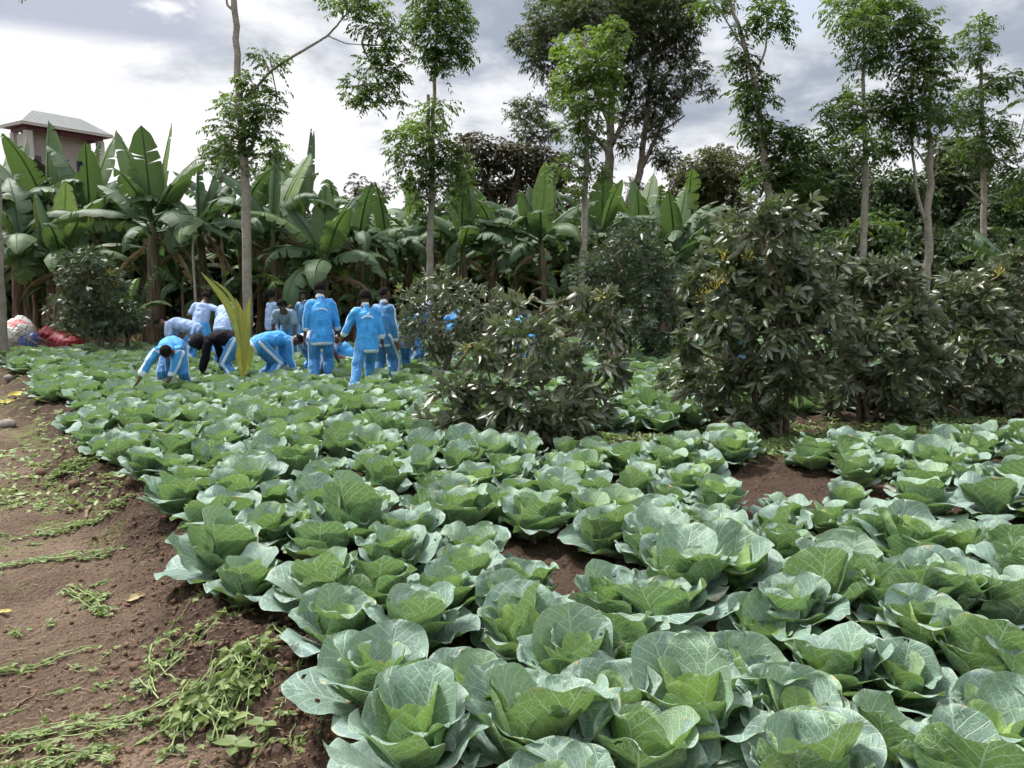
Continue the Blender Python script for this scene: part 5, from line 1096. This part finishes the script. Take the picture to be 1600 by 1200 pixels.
weed('pulled stems at the left edge level with the small brown clod', [(-10, 1060), (40, 1050), (90, 1030), (150, 1015)], 5, 2, .02, 10)
weed('leafy pulled sprig halfway up the path against the bank', [(50, 840), (110, 830), (150, 815), (200, 790)], 6, 6, .05, 26)
weed('leafy heap of small weeds where the path meets the bank, higher up', [(60, 765), (90, 745), (125, 735), (140, 725)], 7, 8, .06, 40)
weed('bright pulled vine near the bottom left corner of the picture', [(10, 1190), (80, 1180), (130, 1168), (190, 1180)], 8, 3, .04, 13)
weed('short pulled stem with few leaves between the long bundle and the dry leaf', [(110, 925), (140, 945), (170, 962)], 9, 4, .03, 16)
weed('small pulled sprig on the bank right of the heap', [(425, 1085), (455, 1078), (480, 1062)], 10, 1, .02, 2)
weed('pale pulled tangle on the bank just under the corner cabbage', [(395, 1000), (420, 985), (450, 1010), (470, 1018)], 11, 3, .03, 8)
# weed heap
rng = np.random.default_rng(31); sm, lm = MB(), MB(); c0 = grd(350, 1095)
for k in range(38):
    a = rng.uniform(0, 6.28); r = rng.uniform(.02, .17); p = c0+np.array([r*math.cos(a)*1.1, r*math.sin(a)*.9, 0]); hh = .07*(1-(r/.2)**2)
    d = nrm([rng.normal(.3, .7), rng.normal(.5, .6), 0]); Q = seglerp([p-d*.14, p+rng.normal(size=3)*[.03, .03, 0], p+d*.14], 6); Q = onground(Q, .012); Q[:, 2] += hh*np.sin(np.linspace(0, PI, len(Q)))+.01; tube(sm, Q, .003, 5, cap=False)
    nl = 12; i = rng.integers(0, len(Q), nl); leaves(lm, Q[i]+rng.normal(size=(nl, 3))*.012, rdir(rng, nl)*[1, 1, .4], nrm([0, 0, 1.]+rng.normal(size=(nl, 3))*.6), .055*rng.uniform(.6, 1.3, nl), .032, 3, .3, .25, 0, np.stack([np.clip(rng.normal(.35, .25, nl), 0, 1), rng.random(nl)*.6, rng.random(nl)], 1), peak=.8)
root = empty('weed_heap', c0); local((sm, lm), c0); sm.build('stems', M_STEM, root); lm.build('leaves', M_WEED, root); tag(root, 'heap of freshly pulled leafy weeds near the bottom of the path', 'weeds', 'pulled weeds lying on the path')
# seedlings
for i, (px, py, sz, lb) in enumerate([(412, 1132, .075, 'four-leaved green seedling right of the weed heap'), (370, 1185, .09, 'lobed dark green seedling at the bottom edge below the heap'), (500, 1103, .05, 'tiny seedling on the bank beside the biggest cabbages'), (502, 1130, .03, 'tiniest seedling under the tan dead leaf'), (425, 755, .07, 'green seedling under a leaf on the bank corner'), (1410, 802, .10, 'light green seedling at the foot of the right-hand bed'), (1135, 705, .12, 'upright light green sprout growing from a right-bed cabbage'), (210, 1078, .04, 'small seedling below the round clod')]):
    rng = np.random.default_rng(50+i); b = grd(px, py); sm, lm = MB(), MB(); n = 6 if sz > .04 else 4
    tube(sm, [[0, 0, -.01], [0, 0, sz*.7]], .003, 5, cap=False); a = np.arange(n)*2.4; ax = np.stack([np.cos(a), np.sin(a), np.full(n, .35)], 1)
    leaves(lm, np.stack([np.zeros(n), np.zeros(n), sz*(.4+.3*np.arange(n)/n)], 1), ax, np.tile([0, 0, 1.], (n, 1)), sz, sz*.6, 3, .2, .2, 0, np.tile([.15, .2, 0], (n, 1)), peak=.85)
    r = empty('seedling', b); sm.build('stem', M_STEM, r); lm.build('leaves', M_WEED, r); tag(r, lb, 'seedling', 'small seedlings on the soil')
# dead leaves
def deadleaf(px, py, L, W, rz, lb, seed, tint=.2, lift=.015):
    rng = np.random.default_rng(seed); b = grd(px, py, lift); n = 12; u = np.linspace(0, 1, n); s = np.linspace(-1, 1, 9); S_, U = np.meshgrid(s, u); w = W*.5*np.sin(PI*np.clip(U*.96+.02, 0, 1)**.8)**.7
    X = (U-.5)*L; Y = S_*w*(1+.12*np.sin(U*17+S_*3)); Z = .22*W*S_**2+(fbm(U*4+seed, S_*2, 3, 4)-.4)*W*.5; mb = MB(); I = np.arange(n-1)[:, None]*9; J = np.arange(8)[None]
    mb.add(np.stack([X, Y, Z], -1).reshape(-1, 3), np.stack([I+J, I+J+1, I+10+J, I+9+J], -1).reshape(-1, 4), None, np.stack([S_, U], -1).reshape(-1, 2), (tint, .0, 0)); o = mb.build('dead_leaf', M_LITTER, None, Vector([float(c) for c in b])); o.rotation_euler = (.15, -.1, rz); return tag(o, lb, 'leaf', 'fallen leaves on the soil')
deadleaf(548, 1100, .10, .08, .3, 'curled tan dead leaf against the bank by the biggest cabbages', 1, .15, .03); deadleaf(212, 940, .10, .055, .5, 'pale dry leaf on the path below the corner cabbage', 2, .1)
deadleaf(8, 962, .09, .03, 0, 'small greenish dry leaf at the left edge of the path', 3, .7); deadleaf(30, 618, .28, .16, .4, 'yellowed cabbage leaf on the path near the sacks', 4, 1.); deadleaf(12, 630, .26, .14, 1.2, 'second yellowed cabbage leaf, nearer the left edge', 5, .9); deadleaf(58, 628, .16, .09, 2, 'small yellow leaf right of the two large yellowed ones', 6, 1.)
deadleaf(545, 592, .25, .14, 1, 'yellowing leaf on the ground at the feet of the walking person', 7, .9)
# stones, clods and sticks
def stone(px, py, r, lb, seed, mat, cat): rng = np.random.default_rng(seed); b = grd(px, py, r*.4); mb = MB(); blob(mb, (0, 0, 0), (r, r*.85, r*.7), 14, 10, .09, rng); o = mb.build(cat, mat, None, Vector([float(c) for c in b])); return tag(o, lb, cat)
stone(12, 668, .10, 'grey stone at the left edge halfway up the path', 1, M_STONE, 'stone'); stone(15, 600, .09, 'pale rounded stone on the path near the yellowed leaves', 2, M_STONE, 'stone')
stone(66, 742, .055, 'dark round clod beside the leafy heap of small weeds', 3, M_CLOD, 'clod'); stone(212, 1045, .030, 'round brown clod by the thin arching vine', 4, M_CLOD, 'clod'); stone(115, 770, .05, 'half-buried clod below the leafy heap of small weeds', 5, M_CLOD, 'clod')
def stick(a, b, r, lb, seed): rng = np.random.default_rng(seed); P = onground(seglerp([grd(*a), grd(*b)], 8), r*1.2); P[:, :2] += rng.normal(size=(len(P), 2))*.004; mb = MB(); tube(mb, P, np.linspace(r, r*.6, len(P)), 7); b0 = P[0].copy(); local((mb,), b0); return tag(mb.build('stick', M_STICK, None, Vector([float(c) for c in b0])), lb, 'stick', 'dry sticks on the path')
stick((338, 1098), (380, 1132), .006, 'brown stick lying over the weed heap', 1); stick((170, 1128), (258, 1122), .007, 'dark stick under the long vine left of the heap', 2); stick((134, 808), (142, 785), .014, 'thick short stick on the path below the bank', 3); stick((20, 1110), (60, 1080), .004, 'thin twig at the left edge of the path', 4); stick((205, 1075), (228, 1092), .004, 'small curled twig below the round clod', 5); stick((560, 1200), (572, 1175), .005, 'thin upright twig at the bottom edge beside the biggest cabbage', 6)
# loose small debris: stuff
rng = np.random.default_rng(61)
def rpath(n, y0, y1, pw=1.):
    py = y0+(y1-y0)*rng.random(n)**pw; px = rng.uniform(-40, 620, n); P = []
    for a_, b_ in zip(px, py):
        g_ = G(a_, b_, -.08); P.append(g_)
    P = np.array(P); k = (nrow(P[:, 0], P[:, 1])-edge_n(along(P[:, 0], P[:, 1])) < -.08); return onground(P[k])
sm, lm = MB(), MB(); P = rpath(900, 560, 1200, .75)
cl_ = fbm(P[:, 0]*1.4, P[:, 1]*1.4, 2, 2) > .47; P = P[cl_ | (rng.random(len(P)) < .12)]
for p in P:
    d = nrm([rng.normal(.6, .6), rng.normal(.5, .7), 0]); L_ = rng.uniform(.04, .2); vine(sm, lm, rng, [p, p+d*L_*.5+rng.normal(size=3)*[.02, .02, 0], p+d*L_], .0022, int(rng.integers(3, 9)), .035, .1, .006)
P = rpath(900, 545, 780, .9); n = len(P); 
for j in range(5): leaves(lm, P+rng.normal(size=(n, 3))*[.05, .05, .0]+[0, 0, .015], rdir(rng, n)*[1, 1, .3], nrm([0, 0, 1.]+rng.normal(size=(n, 3))*.4), .07*rng.uniform(.6, 1.3, n), .04, 1, .1, .1, 0, np.stack([np.clip(rng.normal(.5, .3, n), 0, 1), rng.random(n)*.5, rng.random(n)], 1))
tag(sm.build('weed_stems_litter', M_STEM), 'thin pale stems scattered over the path', 'debris', kind='stuff'); tag(lm.build('weed_leaf_litter', M_WEED), 'small wilted green leaves scattered over the path', 'debris', kind='stuff')
st_ = MB(); P = rpath(2600, 620, 1200, .7)
for p in P:
    d = nrm(rng.normal(size=3)*[1, 1, .1]); L_ = rng.uniform(.01, .06); q = p+[0, 0, .004]; tube(st_, [q, q+d*L_*.5+rng.normal(size=3)*.004, q+d*L_], rng.uniform(.0006, .0018), 3, cap=False)
tag(st_.build('straw_debris', plain('straw', (.36, .27, .18), .9, .4, 30)), 'bits of dry straw and roots on the path', 'debris', kind='stuff')
cd_ = MB(); P = rpath(1500, 700, 1200, .7)
P2 = []
for i in range(5000):
    s_ = rng.uniform(-3, 9); n__ = edge_n(np.array(s_))+rng.normal(-.12, .22); P2.append((.8*n__-.6*s_, .6*n__+.8*s_, 0))
P2 = np.array(P2); P2 = P2[P2[:, 1] > 1]; P2 = onground(P2); P = np.concatenate([P, P2]); bl = MB(); blob(bl, (0, 0, 0), 1, 6, 4, .25, rng); V0 = bl.v[0]
for p in P:
    r = .004+.016*rng.random()**4; a = rng.uniform(0, 6.28); c, s = math.cos(a), math.sin(a); V = V0*[r, r*.8, r*.65]; cd_.add(np.stack([V[:, 0]*c-V[:, 1]*s, V[:, 0]*s+V[:, 1]*c, V[:, 2]], 1)+p+[0, 0, r*.3], bl.q[0], bl.tr[0])
tag(cd_.build('soil_crumbs', M_CLOD), 'crumbs and small clods of brown soil on the bank and path', 'soil', kind='stuff')
# green weeds under the bushes
gw = MB(); P = []
for (a_, b_, rx, ry, n) in [(1000, 700, 130, 22, 260), (880, 705, 60, 15, 120), (1380, 682, 220, 18, 420), (1200, 700, 90, 14, 120), (1420, 812, 60, 10, 70), (1130, 720, 50, 8, 50), (1015, 760, 30, 6, 30), (560, 596, 60, 10, 140), (1500, 660, 120, 10, 160)]:
    for i in range(n): P.append(G(a_+rng.normal()*rx*.5, b_+rng.normal()*ry*.6, 0))
P = onground(np.array(P)); n = len(P)
for j in range(7): leaves(gw, P+rng.normal(size=(n, 3))*[.03, .03, 0]+[0, 0, .01], nrm(rdir(rng, n)*[1, 1, .4]+[0, 0, .5]), rdir(rng, n, 1.5), .075*rng.uniform(.6, 1.4, n), .04, 2, .3, .2, 0, np.stack([np.clip(rng.normal(.15, .2, n), 0, 1), rng.random(n)*.8, rng.random(n)], 1))
tag(gw.build('low_weeds', M_WEED), 'low green weeds on the bare soil under the avocado bushes', 'weeds', kind='stuff')
# ------------------------------------------------------------------ building at the upper left
Zt = PD(33, 188, 50)[2]; near = G(33, 188, Zt); right = G(178, 212, Zt); u = right-near; u[2] = 0; L1 = np.linalg.norm(u); u /= L1; v = np.array([-u[1], u[0], 0]); v = v if v[1] > 0 else -v; L2 = L1*.5
root = empty('veranda_building', (near[0], near[1], 0))
def Wp(a, b, z): return near*[1, 1, 0]+u*a+v*b+np.array([0, 0, z])
def quadbox(mb, a0, a1, b0, b1, z0, z1):
    V = [Wp(a, b, z) for a in (a0, a1) for b in (b0, b1) for z in (z0, z1)]; mb.add(V, [[0, 1, 3, 2], [4, 6, 7, 5], [0, 4, 5, 1], [2, 3, 7, 6], [0, 2, 6, 4], [1, 5, 7, 3]])
def bpart(nm, mat, boxes, par=None):
    mb = MB()
    for b_ in boxes: quadbox(mb, *b_)
    mb.v = [x-np.array([near[0], near[1], 0]) for x in mb.v]; return mb.build(nm, mat, par or root, smooth=False)
mb = MB(); rh = 1.05; ov = .0; c = [Wp(0, 0, Zt), Wp(L1, 0, Zt), Wp(L1, L2, Zt), Wp(0, L2, Zt)]; r1 = Wp(L1*.24, L2/2, Zt+rh); r2 = Wp(L1*.76, L2/2, Zt+rh)
for face, tri, w_ in (([c[0], c[1], r2, r1], 0, L1), ([c[2], c[3], r1, r2], 0, L1), ([c[3], c[0], r1], 1, L2), ([c[1], c[2], r2], 1, L2)):
    n = len(face); U = [[0, 0], [w_, 0], [w_*.76, 1], [w_*.24, 1]] if n == 4 else [[0, 0], [w_, 0], [w_/2, 1]]; mb.add(face, [[0, 1, 2, 3]] if n == 4 else None, [[0, 1, 2]] if n == 3 else None, U)
mb.v = [x-np.array([near[0], near[1], 0]) for x in mb.v]; rf = mb.build('roof', M_ROOF, root, smooth=False)
bpart('fascia', M_WALL, [(0.02, L1-.02, .02, .14, Zt-.16, Zt-.01), (.02, .14, .145, L2-.02, Zt-.16, Zt-.01), (L1-.14, L1-.02, .145, L2-.02, Zt-.16, Zt-.01)], rf)
bpart('beam', M_MAROON, [(.5, L1-.5, .5, .75, Zt-.42, Zt-.165), (.5, .75, .76, L2-.5, Zt-.42, Zt-.165), (L1-.75, L1-.5, .76, L2-.5, Zt-.42, Zt-.165), (.15, L1-.15, .15, L2-.15, Zt-.162, Zt-.15)])
for a_ in ((.45, .85), (L1-.85, L1-.45)):
    for b_ in ((.45, .85), (L2-.85, L2-.45)): bpart('column', M_WALL, [(a_[0], a_[1], b_[0]+.002, b_[1], 0, Zt-.43)])
bpart('wall', M_WALL, [(.9, L1-.9, 1.9, 2.05, 0, Zt-.17), (.62, .72, .9, L2-.9, 0, Zt-.57), (.52, L1-.52, .55, .70, Zt-4.4, Zt-3.6)])
bpart('balustrade', M_MAROON, [(.86, L1-.86, .46, .54, Zt-3.9, Zt-3.0), (.5, L1-.5, .40, .449, Zt-7.4, Zt-4.5)])
for a_ in (.15, .45, .72):
    w_ = bpart('window', M_GLASS, [(L1*a_, L1*(a_+.18), 1.86, 1.895, Zt-3.0, Zt-1.75)])
bpart('window', M_GLASS, [(.585, .615, 1.2, 2.4, Zt-3.0, Zt-1.7)])
tag(root, 'cream building with a grey hipped metal roof and open veranda above the bananas', 'building')
# lower wing at the left edge
b0 = PD(-10, 300, 46); root = empty('low_house', (b0[0], b0[1], 0)); ez = PD(0, 300, 46)[2]; rz_ = PD(0, 228, 46)[2]
def rel(P): return np.array(P)-np.array([b0[0], b0[1], 0])
mb = MB(); A0 = b0[0]-6; A1 = PD(36, 300, 46)[0]; A2 = PD(36, 215, 49)[0]
mb.add(rel([[A0, 46, ez], [A1, 46, ez], [A2, 50, rz_], [A0, 50, rz_+.1]]), [[0, 1, 2, 3]], None, [[0, 0], [9, 0], [9, 1], [0, 1]]); mb.add(rel([[A0, 54, ez], [A1, 54, ez], [A2, 50.01, rz_], [A0, 50.01, rz_+.1]]), [[3, 2, 1, 0]], None, [[0, 0], [9, 0], [9, 1], [0, 1]]); mb.build('roof', M_ROOF, root, smooth=False)
mb = MB(); boxm(mb, ((A0+A1)/2-b0[0]-.2, 4, (ez-.05)/2), (A1-A0-.6, 7.4, ez-.05)); mb.build('wall', M_MAROON, root, smooth=False)
mb = MB(); boxm(mb, ((A0+A1)/2-b0[0]-.2, .25, ez-1.6), (A1-A0-.7, .08, .16)); mb.build('ledge', M_WALL, root, smooth=False)
tag(root, 'lower maroon-walled house with a pale metal roof at the left edge', 'house')
